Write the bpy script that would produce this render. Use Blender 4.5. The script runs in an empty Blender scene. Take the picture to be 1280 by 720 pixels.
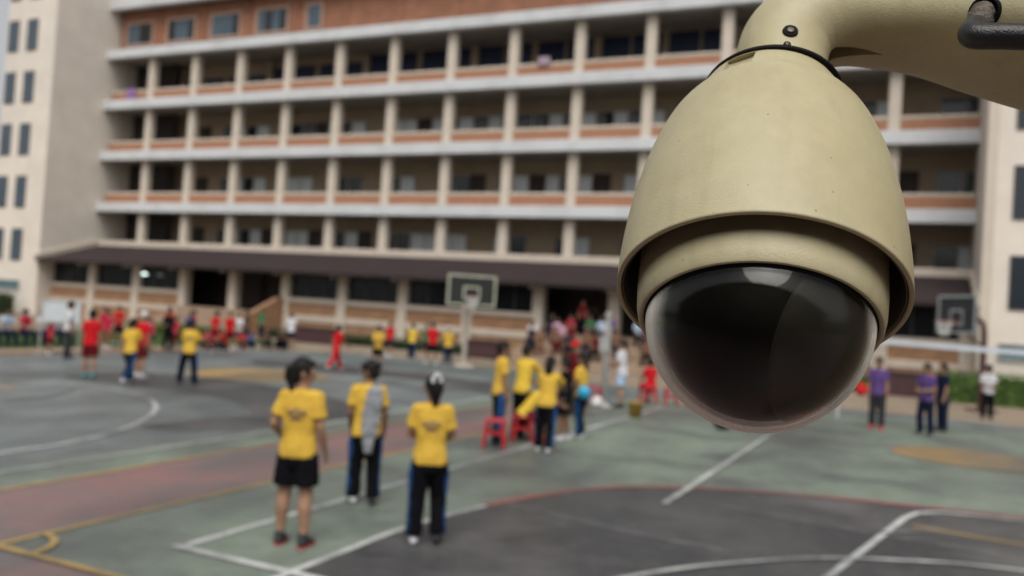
import bpy, bmesh, math, random
from mathutils import Vector, Matrix
random.seed(7)
C = bpy.context.scene.collection
SC = bpy.context.scene
R = math.radians

# ------------------------------------------------------------------ camera
HC = 2.1
yaw, pitch, roll = R(24.792), R(1.397), R(3.611)
fw = Vector((-math.sin(yaw)*math.cos(pitch), math.cos(yaw)*math.cos(pitch), math.sin(pitch)))
rt0 = Vector((math.cos(yaw), math.sin(yaw), 0)); up0 = rt0.cross(fw)
rt = rt0*math.cos(roll) + up0*math.sin(roll); up = -rt0*math.sin(roll) + up0*math.cos(roll)
cd = bpy.data.cameras.new('camera'); cam = bpy.data.objects.new('camera', cd); C.objects.link(cam)
m = Matrix((rt, up, -fw)).transposed().to_4x4(); m.translation = Vector((0, 0, HC)); cam.matrix_world = m
cd.sensor_width = 36; cd.lens = 1088.94/1280*36; cd.clip_start = 0.05; cd.clip_end = 3000
cd.dof.use_dof = True; cd.dof.focus_distance = 0.62; cd.dof.aperture_fstop = 5.8
SC.camera = cam
# ------------------------------------------------------------------ sky, sun, exposure
SUN_EL, SUN_AZ = R(56), math.atan2(0.33, -0.94)          # high behind the camera, veiled by cloud
w = bpy.data.worlds.new('World'); SC.world = w; w.use_nodes = True
nt = w.node_tree; bg = nt.nodes['Background']
sky = nt.nodes.new('ShaderNodeTexSky'); sky.sky_type = 'NISHITA'; sky.sun_disc = False
sky.sun_elevation = SUN_EL; sky.sun_rotation = SUN_AZ; sky.dust_density = 4; sky.air_density = 1.2
hs = nt.nodes.new('ShaderNodeHueSaturation'); hs.inputs['Saturation'].default_value = 0.14; hs.inputs['Value'].default_value = 1.1
nt.links.new(sky.outputs[0], hs.inputs['Color']); nt.links.new(hs.outputs[0], bg.inputs['Color'])
bg.inputs['Strength'].default_value = 0.085
sl = bpy.data.lights.new('sun', 'SUN'); sl.energy = 1.5; sl.angle = R(42); sl.color = (1, .96, .9)
so = bpy.data.objects.new('sun', sl); C.objects.link(so)
sd = Vector((math.sin(SUN_AZ)*math.cos(SUN_EL), math.cos(SUN_AZ)*math.cos(SUN_EL), math.sin(SUN_EL)))
so.rotation_euler = sd.to_track_quat('Z', 'Y').to_euler(); so.location = sd*60
SC.view_settings.view_transform = 'Standard'; SC.view_settings.look = 'None'
SC.view_settings.exposure = 0.50; SC.view_settings.gamma = 1

# ------------------------------------------------------------------ materials
MATS = {}
def mat(name, col, rough=.7, amp=.12, scale=3., bump=0., bscale=60., metal=0., spec=.5, col2=None, cut=None, detail=6., coat=0.):
    """principled colour broken up by two octaves of noise; col2 = worn or dirty colour showing in patches"""
    if name in MATS: return MATS[name]
    M = bpy.data.materials.new(name); M.use_nodes = True; MATS[name] = M
    n = M.node_tree; b = n.nodes['Principled BSDF']; L = n.links
    tc = n.nodes.new('ShaderNodeTexCoord')
    nz = n.nodes.new('ShaderNodeTexNoise'); nz.inputs['Scale'].default_value = scale; nz.inputs['Detail'].default_value = detail
    nz.inputs['Roughness'].default_value = .62
    L.new(tc.outputs['Object'], nz.inputs['Vector'])
    mx = n.nodes.new('ShaderNodeMix'); mx.data_type = 'RGBA'
    c2 = col2 or tuple(c*(1-amp*2) for c in col)
    c1 = col if col2 else tuple(min(1, c*(1+amp)) for c in col)
    mx.inputs['A'].default_value = (*c1, 1); mx.inputs['B'].default_value = (*c2, 1)
    rp = n.nodes.new('ShaderNodeMapRange'); lo, hi = cut or (.3, .7)
    rp.inputs['From Min'].default_value = lo; rp.inputs['From Max'].default_value = hi
    L.new(nz.outputs[0], rp.inputs['Value']); L.new(rp.outputs[0], mx.inputs['Factor'])
    L.new(mx.outputs['Result'], b.inputs['Base Color'])
    b.inputs['Roughness'].default_value = rough; b.inputs['Metallic'].default_value = metal
    b.inputs['Specular IOR Level'].default_value = spec; b.inputs['Coat Weight'].default_value = coat
    if bump:
        nb = n.nodes.new('ShaderNodeTexNoise'); nb.inputs['Scale'].default_value = bscale; nb.inputs['Detail'].default_value = 4
        bp = n.nodes.new('ShaderNodeBump'); bp.inputs['Strength'].default_value = bump; bp.inputs['Distance'].default_value = .02
        L.new(tc.outputs['Object'], nb.inputs['Vector']); L.new(nb.outputs[0], bp.inputs['Height']); L.new(bp.outputs[0], b.inputs['Normal'])
    return M
def srgb(r, g, b): return tuple(((v/255+.055)/1.055)**2.4 if v > 10 else v/255/12.92 for v in (r, g, b))

# ------------------------------------------------------------------ mesh helpers
class MB:
    def __init__(s): s.v = []; s.f = []; s.mi = []; s.cur = 0
    def add(s, vs, fs):
        o = len(s.v); s.v += [tuple(v) for v in vs]; s.f += [tuple(i+o for i in f) for f in fs]; s.mi += [s.cur]*len(fs); return s
    def box(s, x0, x1, y0, y1, z0, z1, M=None):
        vs = [(x, y, z) for z in (z0, z1) for y in (y0, y1) for x in (x0, x1)]
        if M is not None: vs = [M @ Vector(v) for v in vs]
        return s.add(vs, [(0, 2, 3, 1), (4, 5, 7, 6), (0, 1, 5, 4), (2, 6, 7, 3), (0, 4, 6, 2), (1, 3, 7, 5)])
    def bevbox(s, x0, x1, y0, y1, z0, z1, b=.02):
        """box with chamfered edges"""
        vs = []
        for z, i in ((z0, b), (z0+b, 0), (z1-b, 0), (z1, b)):
            a, c, e, g = x0+i, x1-i, y0+i, y1-i
            vs += [(a+b, e, z), (c-b, e, z), (c, e+b, z), (c, g-b, z), (c-b, g, z), (a+b, g, z), (a, g-b, z), (a, e+b, z)]
        fs = [tuple(range(7, -1, -1)), tuple(range(24, 32))]
        for k in range(3):
            for i in range(8): fs.append((k*8+i, k*8+(i+1) % 8, k*8+8+(i+1) % 8, k*8+8+i))
        return s.add(vs, fs)
    def prism(s, pts, axis, a0, a1):
        """extrude a polygon given in the other two axes along axis"""
        n = len(pts)
        def P(p, a): return {'x': (a, p[0], p[1]), 'y': (p[0], a, p[1]), 'z': (p[0], p[1], a)}[axis]
        vs = [P(p, a0) for p in pts]+[P(p, a1) for p in pts]
        fs = [tuple(range(n-1, -1, -1)), tuple(range(n, 2*n))]+[(i, (i+1) % n, n+(i+1) % n, n+i) for i in range(n)]
        return s.add(vs, fs)
    def loft(s, pts, rad, n=12, ref=Vector((1, 0, 0)), cap=True):
        """tube through pts; rad = r or (r along ref, r across)"""
        pts = [Vector(p) for p in pts]; rad = [r if isinstance(r, tuple) else (r, r) for r in rad]
        rings = []
        for i, p in enumerate(pts):
            t = (pts[min(i+1, len(pts)-1)]-pts[max(i-1, 0)]).normalized()
            a = ref-t*ref.dot(t)
            if a.length < .05: a = Vector((0, 1, 0))-t*t.y
            a.normalize(); b = t.cross(a)
            rings.append((p, a, b, t, rad[i]))
        if cap:
            p, a, b, t, (q, k) = rings[0]; m_ = min(q, k)
            pre = [(p-t*m_*.7, a, b, t, (q*.35, k*.35)), (p-t*m_*.45, a, b, t, (q*.75, k*.75))]
            p, a, b, t, (q, k) = rings[-1]; m_ = min(q, k)
            post = [(p+t*m_*.45, a, b, t, (q*.75, k*.75)), (p+t*m_*.7, a, b, t, (q*.35, k*.35))]
            rings = pre+rings+post
        vs = [p+a*(q*math.cos(2*math.pi*i/n))+b*(k*math.sin(2*math.pi*i/n)) for p, a, b, t, (q, k) in rings for i in range(n)]
        fs = [tuple(range(n-1, -1, -1)), tuple(range((len(rings)-1)*n, len(rings)*n))]
        for k in range(len(rings)-1):
            for i in range(n): fs.append((k*n+i, k*n+(i+1) % n, (k+1)*n+(i+1) % n, (k+1)*n+i))
        return s.add(vs, fs)
    def ell(s, c, r, n=14, m_=9, M=None):
        c = Vector(c); vs = []
        for j in range(1, m_):
            th = math.pi*j/m_
            for i in range(n):
                ph = 2*math.pi*i/n
                v = Vector((r[0]*math.sin(th)*math.cos(ph), r[1]*math.sin(th)*math.sin(ph), r[2]*math.cos(th)))
                vs.append(c+(M @ v if M else v))
        z = Vector((0, 0, r[2])); z = M @ z if M else z
        vs += [c+z, c-z]; a = len(vs)-2; b = a+1; fs = []
        for i in range(n):
            fs.append((a, i, (i+1) % n)); fs.append((b, (m_-2)*n+(i+1) % n, (m_-2)*n+i))
            for j in range(m_-2): fs.append((j*n+i, (j+1)*n+i, (j+1)*n+(i+1) % n, j*n+(i+1) % n))
        return s.add(vs, fs)
    def lathe(s, prof, n=48, c=(0, 0, 0), closed=False):
        """profile [(r, z)]; closed=True joins last to first (a solid ring)"""
        c = Vector(c); k = len(prof)
        vs = [c+Vector((r*math.cos(2*math.pi*i/n), r*math.sin(2*math.pi*i/n), z)) for r, z in prof for i in range(n)]
        fs = []
        for j in range(k if closed else k-1):
            q = (j+1) % k
            for i in range(n): fs.append((j*n+i, j*n+(i+1) % n, q*n+(i+1) % n, q*n+i))
        if not closed:
            if prof[0][0] > 1e-6: fs.append(tuple(range(n-1, -1, -1)))
            if prof[-1][0] > 1e-6: fs.append(tuple(range((k-1)*n, k*n)))
        return s.add(vs, fs)
    def ring(s, x0, x1, z0, z1, w_, y0, y1):
        """one closed rectangular frame lying in the xz plane"""
        o = [(x0-w_, z0-w_), (x1+w_, z0-w_), (x1+w_, z1+w_), (x0-w_, z1+w_)]; i_ = [(x0, z0), (x1, z0), (x1, z1), (x0, z1)]
        vs = [(x, y, z) for y in (y0, y1) for L in (o, i_) for x, z in L]; fs = []
        for k in range(4):
            j = (k+1) % 4; fs += [(k, j, 4+j, 4+k), (8+k, 12+k, 12+j, 8+j), (k, 8+k, 8+j, j), (4+k, 4+j, 12+j, 12+k)]
        return s.add(vs, fs)
    def mesh(s, name, smooth=False):
        me = bpy.data.meshes.new(name); me.from_pydata(s.v, [], s.f); me.update()
        if any(s.mi): me.polygons.foreach_set('material_index', s.mi)
        b = bmesh.new(); b.from_mesh(me); bmesh.ops.remove_doubles(b, verts=b.verts, dist=1e-6); bmesh.ops.recalc_face_normals(b, faces=b.faces); b.to_mesh(me); b.free()
        if smooth: me.polygons.foreach_set('use_smooth', [True]*len(me.polygons))
        return me
    def build(s, name, mt, parent=None, smooth=False):
        return link(s.mesh(name, smooth), name, mt, parent)
def link(me, name, mt, parent=None):
    o = bpy.data.objects.new(name, me); C.objects.link(o)
    mts = mt if isinstance(mt, (list, tuple)) else [mt]
    if len(me.materials) < len(mts):
        for k in mts[len(me.materials):]: me.materials.append(k)
    for i, k in enumerate(mts):
        if me.materials[i] is not k:
            o.material_slots[i].link = 'OBJECT'; o.material_slots[i].material = k
    if parent is not None: o.parent = parent
    return o
def tag(o, label, cat, group=None, kind=None):
    if label: o['label'] = label
    if cat: o['category'] = cat
    if group: o['group'] = group
    if kind: o['kind'] = kind
    return o
def thing(name, label, cat, loc=(0, 0, 0), rz=0, group=None, scale=1):
    o = bpy.data.objects.new(name, None); C.objects.link(o); o.empty_display_size = .2
    o.location = loc; o.rotation_euler = (0, 0, rz); o.scale = (scale,)*3
    return tag(o, label, cat, group)
def evalmesh(me, mods, name):
    o = bpy.data.objects.new('work', me); C.objects.link(o)
    for ty, kw in mods:
        md = o.modifiers.new('m', ty)
        for k, v in kw.items(): setattr(md, k, v)
    dg = bpy.context.evaluated_depsgraph_get(); dg.update()
    r = bpy.data.meshes.new_from_object(o.evaluated_get(dg)); r.name = name
    bpy.data.objects.remove(o)
    r.polygons.foreach_set('use_smooth', [True]*len(r.polygons))
    return r
def remesh(mb, vox, name, smooth=3):
    return evalmesh(mb.mesh(name), [('REMESH', dict(mode='VOXEL', voxel_size=vox)), ('SMOOTH', dict(iterations=smooth, factor=.5))], name)

from mathutils import noise
def folds(me, amp, freq, seed):
    """push a garment's surface in and out in long soft folds"""
    ns = [v.normal.copy() for v in me.vertices]; off = Vector((seed, seed*.7, 0))
    for v, n in zip(me.vertices, ns):
        c = Vector((v.co.x*freq*1.5, v.co.y*freq*1.5, v.co.z*freq*.7))+off
        v.co += n*amp*(noise.noise(c)+.6*noise.noise(c*2.3))
    me.update(); return me
# ------------------------------------------------------------------ materials of the place
CREAM = mat('cream_wall', (.68, .615, .54), .85, .05, .8, .15, 20)
CREAMSIDE = CREAM
COLM = mat('cream_column', (.56, .49, .41), .8, .05, 1.2)
WHITE = mat('white_fascia', (.56, .575, .59), .6, .06, .7, col2=(.45, .46, .47), cut=(.45, .75))
BRICK = mat('brick_red_paint', (.36, .17, .095), .85, .14, 6, .2, 40)
PENT = mat('terracotta_wall', (.30, .135, .078), .85, .12, 1.5, .1, 30)
TANBRICK = mat('tan_brick', (.34, .19, .105), .9, .18, 5, .3, 30)
CAPM = mat('cream_cap', (.54, .465, .385), .8, .06, 2)
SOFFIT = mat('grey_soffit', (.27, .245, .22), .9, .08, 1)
BACKW = mat('corridor_wall', (.44, .345, .25), .9, .07, 1)
DARKGL = mat('dark_glass', (.012, .016, .02), .12, .1, 1, spec=.5)
BLUEGL = mat('pale_curtain_sky_glass', (.78, .84, .86), .25, .1, 2, spec=.5)  # curtain and reflected sky both put into the pane colour
NAVYP = mat('navy_shutter', (.012, .025, .075), .5, .15, 2)
FRAMEM = mat('pale_window_frame', (.42, .40, .37), .6, .05, 3)
AWN = mat('brown_roof_sheet', (.033, .022, .023), .8, .10, 1.2, .1, 8, spec=.25)
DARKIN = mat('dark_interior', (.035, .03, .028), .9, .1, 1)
DOORM = mat('dark_wooden_door', (.045, .03, .024), .6, .1, 2)
STEP = mat('tan_step', (.30, .215, .15), .9, .12, 2)
MAROON = mat('maroon_box', (.055, .022, .024), .7, .1, 3)
METAL = mat('pale_metal', (.45, .43, .40), .5, .05, 5)
BLACK = mat('black_plastic', (.012, .012, .013), .45, .1, 20)

# ------------------------------------------------------------------ ground and court
def sheet(name, pts, z, mt):
    mb = MB(); mb.add([(x, y, z) for x, y in pts], [tuple(range(len(pts)))])
    o = mb.build(name, mt); o['kind'] = 'structure'
    for p in o.data.polygons:
        if p.normal.z < 0: p.flip()
    return o
def crom(P, k=8, closed=False):
    out = []; n = len(P); P = [Vector((*p, 0)) for p in P]
    rng = range(n if closed else n-1)
    for i in rng:
        g = lambda j: P[j % n] if closed else P[max(0, min(n-1, j))]
        a, b, c, d = g(i-1), g(i), g(i+1), g(i+2)
        for q in range(k):
            t = q/k; v = .5*((2*b)+(c-a)*t+(2*a-5*b+4*c-d)*t*t+(3*b-a-3*c+d)*t**3); out.append((v.x, v.y))
    if not closed: out.append((P[-1].x, P[-1].y))
    return out
def line(name, pts, wd, z, mt, closed=False):
    n = len(pts); P = [Vector((*p, 0)) for p in pts]; vs = []
    for i in range(n):
        a = P[(i-1) % n] if closed or i > 0 else P[i]; b = P[(i+1) % n] if closed or i < n-1 else P[i]
        t = (b-a).normalized(); nn = Vector((-t.y, t.x, 0))*wd/2
        vs += [(P[i].x+nn.x, P[i].y+nn.y, z), (P[i].x-nn.x, P[i].y-nn.y, z)]
    fs = [(2*i, 2*i+1, 2*((i+1) % n)+1, 2*((i+1) % n)) for i in range(n if closed else n-1)]
    mb = MB(); mb.add(vs, fs); o = mb.build(name, mt); o['kind'] = 'structure'
    for p in o.data.polygons:
        if p.normal.z < 0: p.flip()
    return o
def circ(cx, cy, r, n=48, a0=0, a1=360): return [(cx+r*math.cos(R(a0+(a1-a0)*i/n)), cy+r*math.sin(R(a0+(a1-a0)*i/n))) for i in range(n+(0 if a1-a0 == 360 else 1))]
def courtmat(name, col, col2, scale, cut, rough=.46):
    M = mat(name, col, rough, .1, scale, .12, 35, col2=col2, cut=cut, detail=9)
    n = M.node_tree; b = n.nodes['Principled BSDF']; src = b.inputs['Base Color'].links[0].from_socket; tc = n.nodes['Texture Coordinate']
    mp = n.nodes.new('ShaderNodeMapping'); mp.inputs['Scale'].default_value = (.35, .16, 1); mp.inputs['Rotation'].default_value = (0, 0, .7)     # broad worn and damp patches
    z = n.nodes.new('ShaderNodeTexNoise'); z.inputs['Scale'].default_value = 1; z.inputs['Detail'].default_value = 7; z.inputs['Roughness'].default_value = .6
    r = n.nodes.new('ShaderNodeMapRange'); r.inputs['From Min'].default_value = .42; r.inputs['From Max'].default_value = .68; r.inputs['To Max'].default_value = .85
    x = n.nodes.new('ShaderNodeMix'); x.data_type = 'RGBA'; x.inputs['B'].default_value = (.058, .062, .064, 1)
    n.links.new(tc.outputs['Object'], mp.inputs[0]); n.links.new(mp.outputs[0], z.inputs['Vector']); n.links.new(z.outputs[0], r.inputs['Value']); n.links.new(r.outputs[0], x.inputs['Factor'])
    n.links.new(src, x.inputs['A'])
    z2 = n.nodes.new('ShaderNodeTexNoise'); z2.inputs['Scale'].default_value = 5; z2.inputs['Detail'].default_value = 8; z2.inputs['Roughness'].default_value = .75; n.links.new(tc.outputs['Object'], z2.inputs['Vector'])
    r2 = n.nodes.new('ShaderNodeMapRange'); r2.inputs['From Min'].default_value = .52; r2.inputs['From Max'].default_value = .62; r2.inputs['To Max'].default_value = .5; n.links.new(z2.outputs[0], r2.inputs['Value'])
    x2 = n.nodes.new('ShaderNodeMix'); x2.data_type = 'RGBA'; x2.inputs['B'].default_value = (.095, .098, .096, 1)          # chips and scuffs down to the asphalt
    n.links.new(r2.outputs[0], x2.inputs['Factor']); n.links.new(x.outputs['Result'], x2.inputs['A']); n.links.new(x2.outputs['Result'], b.inputs['Base Color'])
    return M
ASPH = mat('asphalt', (.075, .075, .075), .85, .15, .4, .2, 40)
APRON = mat('tan_paving', (.25, .195, .14), .9, .14, .8)
GREEN = courtmat('worn_green_court', (.19, .235, .185), (.095, .108, .10), .7, (.46, .66))
GREY = courtmat('grey_blue_court', (.175, .205, .205), (.078, .088, .093), .5, (.46, .64))
DARK = courtmat('dark_grey_court', (.036, .037, .04), (.135, .13, .13), .6, (.44, .72))
MARO = courtmat('faded_maroon_court', (.235, .125, .12), (.15, .13, .125), .7, (.42, .64))
YELF = courtmat('yellow_court_paint', (.40, .26, .085), (.22, .17, .10), 1.4, (.40, .75))
ORF = courtmat('faded_orange_paint', (.30, .22, .15), (.16, .16, .15), 1.2, (.40, .75))
WL = courtmat('worn_white_line', (.60, .62, .60), (.24, .25, .24), 2.6, (.46, .70))
WLF = courtmat('faint_white_line', (.26, .26, .26), (.10, .10, .105), 2.2, (.38, .62))
YL = courtmat('worn_yellow_line', (.50, .32, .075), (.27, .19, .09), 2.0, (.40, .75))
RL = courtmat('worn_red_line', (.30, .095, .08), (.13, .08, .075), 2.0, (.40, .75))
TEAL = courtmat('teal_court_band', (.11, .165, .16), (.09, .11, .11), .8, (.40, .7))
sheet('ground', [(-900, -300), (900, -300), (900, 1500), (-900, 1500)], -.012, ASPH)
sheet('paved_apron', [(-60, -12), (20, -12), (20, 46), (-60, 46)], -.006, APRON)
sheet('court_surface', [(-22.2, -9), (14, -9), (14, 24.6), (-8.2, 25.3), (-12.5, 27.6), (-19.6, 28.4), (-22.4, 24)], 0, GREY)
sheet('green_court_area', [(-6.4, 4.6), (14, 4.6), (14, 23.4), (-6.4, 23.4)], .004, GREEN)
sheet('green_court_strip', [(-9.1, -8), (-8.05, -8), (-8.05, 18.5), (-9.1, 18.5)], .004, GREEN)
sheet('maroon_court_strip', [(-8.05, -8.5), (-6.45, -8.5), (-6.45, 18.5), (-8.05, 18.5)], .004, MARO)
sheet('maroon_end_strip', [(-6.45, -8.5), (13, -8.5), (13, 4.55), (-6.45, 4.55)], .004, MARO)
sheet('teal_court_strip', [(-19.5, 25.0), (-12, 24.2), (-8.5, 22.0), (-8.5, 23.2), (-12.6, 25.4), (-19.5, 26.4)], .004, TEAL)
blob = lambda pts: crom(pts, 6, True)
sheet('dark_court_patch', blob([(-16.6, 13.2), (-12.6, 13.4), (-9.6, 11.6), (-9.2, 13.6), (-11.4, 15.4), (-14.5, 16.0), (-17, 15.2)]), .008, DARK)
sheet('dark_court_stain', blob([(-10.4, 9.6), (-9.3, 10.4), (-8.9, 13.0), (-9.4, 14.6), (-10.2, 12.2)]), .0065, DARK)
sheet('dark_far_patch', blob([(-17.5, 20.3), (-12, 20.6), (-8.6, 18.8), (-8.4, 20.6), (-12, 22.4), (-18, 22.6)]), .008, DARK)
arc3 = [(-4.15, 4.6), (-4.18, 5.4), (-4.2, 6.2), (-4.2, 7.0), (-4.08, 8.0), (-3.8, 9.1), (-3.28, 10.2), (-2.35, 11.0), (-1.25, 11.5), (-.26, 11.75), (.62, 11.93), (1.6, 12.0), (3.0, 11.95), (4.6, 11.5), (6.2, 10.4), (7.4, 8.6), (8.0, 6.6), (8.1, 4.6)]
A3 = crom(arc3, 6)
sheet('dark_key_area', A3, .008, DARK)
k1 = 40
line('white_arc_line', A3[:k1], .075, .012, WL); line('red_arc_line', A3[k1-14:], .14, .0155, RL); line('white_outer_arc_line', [(x*1.0, y+.11) for x, y in A3[k1:]], .045, .012, WLF)
line('white_sideline', [(-5.3, 5.38), (-5.3, 20.5)], .085, .012, WL); line('white_baseline', [(-5.36, 5.38), (14, 5.38)], .085, .016, WL)
line('yellow_sideline', [(-6.42, 4.6), (-6.42, 18.4)], .07, .012, YL); line('yellow_baseline', [(-6.48, 4.58), (13, 4.58)], .07, .016, YL)
line('yellow_corner_arc', circ(-6.42, 4.58, .42, 14, 0, 90), .06, .020, YL)
line('yellow_inner_line', [(-8.07, -8), (-8.07, 18.4)], .06, .012, YL)
line('white_far_sideline', [(-8.8, -8), (-8.8, 13), (-8.9, 20)], .075, .012, WL)
line('white_stub_line', [(-2.45, 9.75), (-2.38, 18.2)], .085, .0225, WL)
line('faint_cross_line', [(-2.2, 10.18), (-1.0, 10.0), (.9, 9.8)], .06, .0155, WLF)
line('faint_left_line', [(-3.9, 8.6), (-2.6, 8.3), (-1.4, 8.15)], .06, .0155, WLF)
line('white_key_line', [(-1.0, 5.4), (-.5, 8.16), (.03, 11.03), (.16, 11.4), (.42, 11.66), (.8, 11.78), (1.4, 11.8), (3, 11.6)], .075, .019, WL)
line('white_inner_arc', crom([(-2.3, 6.2), (-1.82, 7.11), (-1.41, 7.69), (-.7, 8.46), (.0, 8.9), (.6, 9.17), (1.4, 9.3), (2.4, 9.2)], 6), .065, .0225, WL)
line('yellow_key_edge', [(.1, 10.6), (1.2, 10.45), (3.2, 10.2)], .06, .0155, YL); line('faint_key_slant', [(-.25, 9.9), (.35, 10.5)], .05, .026, WLF)
sheet('yellow_centre_circle', circ(-15.2, 17.75, 1.75), .012, YELF)
sheet('ochre_centre_circle', circ(.95, 17.25, 1.2), .012, courtmat('ochre_court_paint', (.30, .195, .075), (.19, .15, .10), 1.4, (.40, .75))); line('white_centre_circle', circ(.95, 17.25, 1.24), .07, .016, WLF, True)
line('white_big_arc', crom([(-9.72, 4.0), (-9.78, 6.97), (-9.85, 7.9), (-10.3, 9.15), (-11.05, 10.34), (-11.8, 11.2), (-12.74, 11.95), (-13.94, 12.45), (-15.2, 12.5), (-16.6, 12.1), (-18, 11.2), (-19, 9.8)], 6), .095, .012, WL)
line('white_small_arc', crom([(-13.7, 8.6), (-13.85, 9.84), (-14.07, 10.8), (-14.5, 11.6), (-15.05, 12.2)], 6), .08, .016, WLF)
sheet('orange_key_area', blob([(-17.4, 9.6), (-15.4, 9.6), (-15.2, 10.6), (-15.6, 11.4), (-17.4, 11.2)]), .008, ORF)
kb = MB()
for (x0, y0, x1, y1) in [(-22.5, -8, -22.3, 24), ]: kb.bevbox(x0, x1, y0, y1, -.02, .06, .015)
kb.build('kerb_strip', TANBRICK)['kind'] = 'structure'
LAWN = mat('lawn_soil', (.055, .085, .03), .95, .2, 2)
sheet('lawn', [(-34, 8), (-24.3, 8), (-24.3, 31), (-34, 31)], -.001, LAWN)
gm = MB(); rg = random.Random(3)
for i in range(9000):
    x, y = rg.uniform(-31, -24.4), rg.uniform(12, 30); h = rg.uniform(.05, .16); a = rg.uniform(0, 6.28); dx, dy = .018*math.cos(a), .018*math.sin(a)
    gm.add([(x-dx, y-dy, 0), (x+dx, y+dy, 0), (x+rg.uniform(-.05, .05), y+rg.uniform(-.05, .05), h)], [(0, 1, 2)])
tag(gm.build('grass', mat('grass_blade', (.075, .14, .03), .8, .3, 5)), 'short green grass behind the seated children', 'grass', kind='stuff')

# ------------------------------------------------------------------ school building
X0, BW, ZB, FH, YF, YG = -42.387, 3.4434, 6.797, 3.1313, 38.0, 35.0
XL, XR = -45.78, 2.02
def cx(n): return X0+BW*n
bld = thing('school_building', 'long cream school block with stacked open corridors and terracotta parapets', 'building', ((XL+XR)/2, YF, 0))
bld.location = (0, 0, 0)
for k in range(5):                                              # white edged floor slabs, the roof one included
    z = ZB+FH*k; zz = z if k < 4 else z-.08
    mb = MB(); mb.bevbox(XL-(.0), XR, YF-.42, YF-.05, zz-.30, zz+.25, .02); mb.build('slab_fascia', WHITE, bld)
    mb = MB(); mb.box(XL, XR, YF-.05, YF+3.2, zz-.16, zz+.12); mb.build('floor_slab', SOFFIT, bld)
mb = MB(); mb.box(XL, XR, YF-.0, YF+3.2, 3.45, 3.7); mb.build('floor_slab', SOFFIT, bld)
mb = MB(); mb.bevbox(XL, XR, YF-.1, YF+.15, 4.1, 4.75, .02); mb.build('ledge', CAPM, bld)
colme = MB().bevbox(-.24, .24, 0, .42, 0, FH-.6, .03).mesh('column')
colme1 = MB().bevbox(-.24, .24, 0, .42, 4.7, ZB-.3, .03).mesh('column')
brme = MB().box(-BW/2+.24, BW/2-.24, .06, .24, .12, .78).mesh('brick_parapet')
capme = MB().bevbox(-BW/2+.24, BW/2-.24, .03, .28, .78, .93, .03).mesh('parapet_cap')
wfr = MB()
for a in (0, .92, 1.84): wfr.box(a-.03, a+.03, -.06, .02, 0, 1.25)
wfr.box(-.03, 1.87, -.06, .02, -.05, .0); wfr.box(-.03, 1.87, -.06, .02, 1.25, 1.31)
wfrme = wfr.mesh('window'); paneme = MB().box(.035, .885, -.02, 0, .0, 1.25).mesh('pane'); sillme = MB().box(-.1, 1.94, -.14, -.0, -.11, -.052).mesh('sill')
rw = random.Random(5)
for k in range(5):                                              # storeys: 0 is the one behind the ledge
    zf = ZB+FH*(k-1)
    if k < 4:
        mb = MB(); mb.box(XL, XR, YF+2.75, YF+2.95, zf, zf+FH); mb.build('corridor_wall', BACKW, bld)
    for n in range(0, 13):
        if k < 4 or False:
            if k == 0: o = link(colme1, 'column', COLM, bld); o.location = (cx(n), YF, 0)
            else: o = link(colme, 'column', COLM, bld); o.location = (cx(n), YF, zf+.30)
    if k in (1, 2, 3):
        for n in range(-1, 13):
            xm = cx(n)+BW/2; fx = 1
            if n == 12: fx = ((XR-.02-cx(12)-.24))/(BW-.48); xm = (cx(12)+.24+XR-.02)/2
            o = link(brme, 'brick_parapet', BRICK, bld); o.location = (xm, YF, zf); o.scale.x = fx
            o = link(capme, 'parapet_cap', CAPM, bld); o.location = (xm, YF, zf); o.scale.x = fx
    if k < 3:
        for n in range(-1, 13):
            for q, off in ((0, .32), (1, 1.98)):
                if q == 0 and rw.random() < .55: continue
                if n < 1: continue
                f = link(wfrme, 'window', FRAMEM, bld); f.location = (cx(n)+off-.52+.25, YF+2.75, zf+.95)
                for a in (0, .92):
                    g = link(paneme, 'pane', (BLUEGL if rw.random() < (.75 if a else .3) else DARKGL), f); g.location = (a, 0, 0)
                link(sillme, 'sill', FRAMEM, f)
            if n < 1 or rw.random() < .35:                          # dark classroom doors
                d = MB().bevbox(.3, 1.25, -.06, .01, 0, 2.15, .02).mesh('door'); o = link(d, 'door', DOORM, bld); o.location = (cx(n)-.0+(1.2 if n < 1 else -.25), YF+2.75, zf+.12)
                h = MB().box(1.1, 1.17, -.1, -.06, 1.0, 1.08).build('handle', METAL, o)
    if k < 4:
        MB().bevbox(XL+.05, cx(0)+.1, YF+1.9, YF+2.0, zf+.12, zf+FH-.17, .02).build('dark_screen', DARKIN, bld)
    if k == 3:                                                  # top corridor closed with dark blue shutters
        for n in range(-1, 13):
            for a in (0, 1):
                g = MB().bevbox(.12+a*1.62, 1.58+a*1.62, -.08, .0, .9, (2.15, 2.5, 2.85)[min(2, max(0, n)//2)], .02).mesh('shutter'); o = link(g, 'shutter', NAVYP, bld); o.location = (cx(n), YF+2.75, zf)
            if n % 2 == 0:
                o = link(MB().bevbox(-.2, .2, -.3, 0, .12, 2.9, .02).mesh('pier'), 'pier', BACKW, bld); o.location = (cx(n), YF+2.74, zf)
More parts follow.
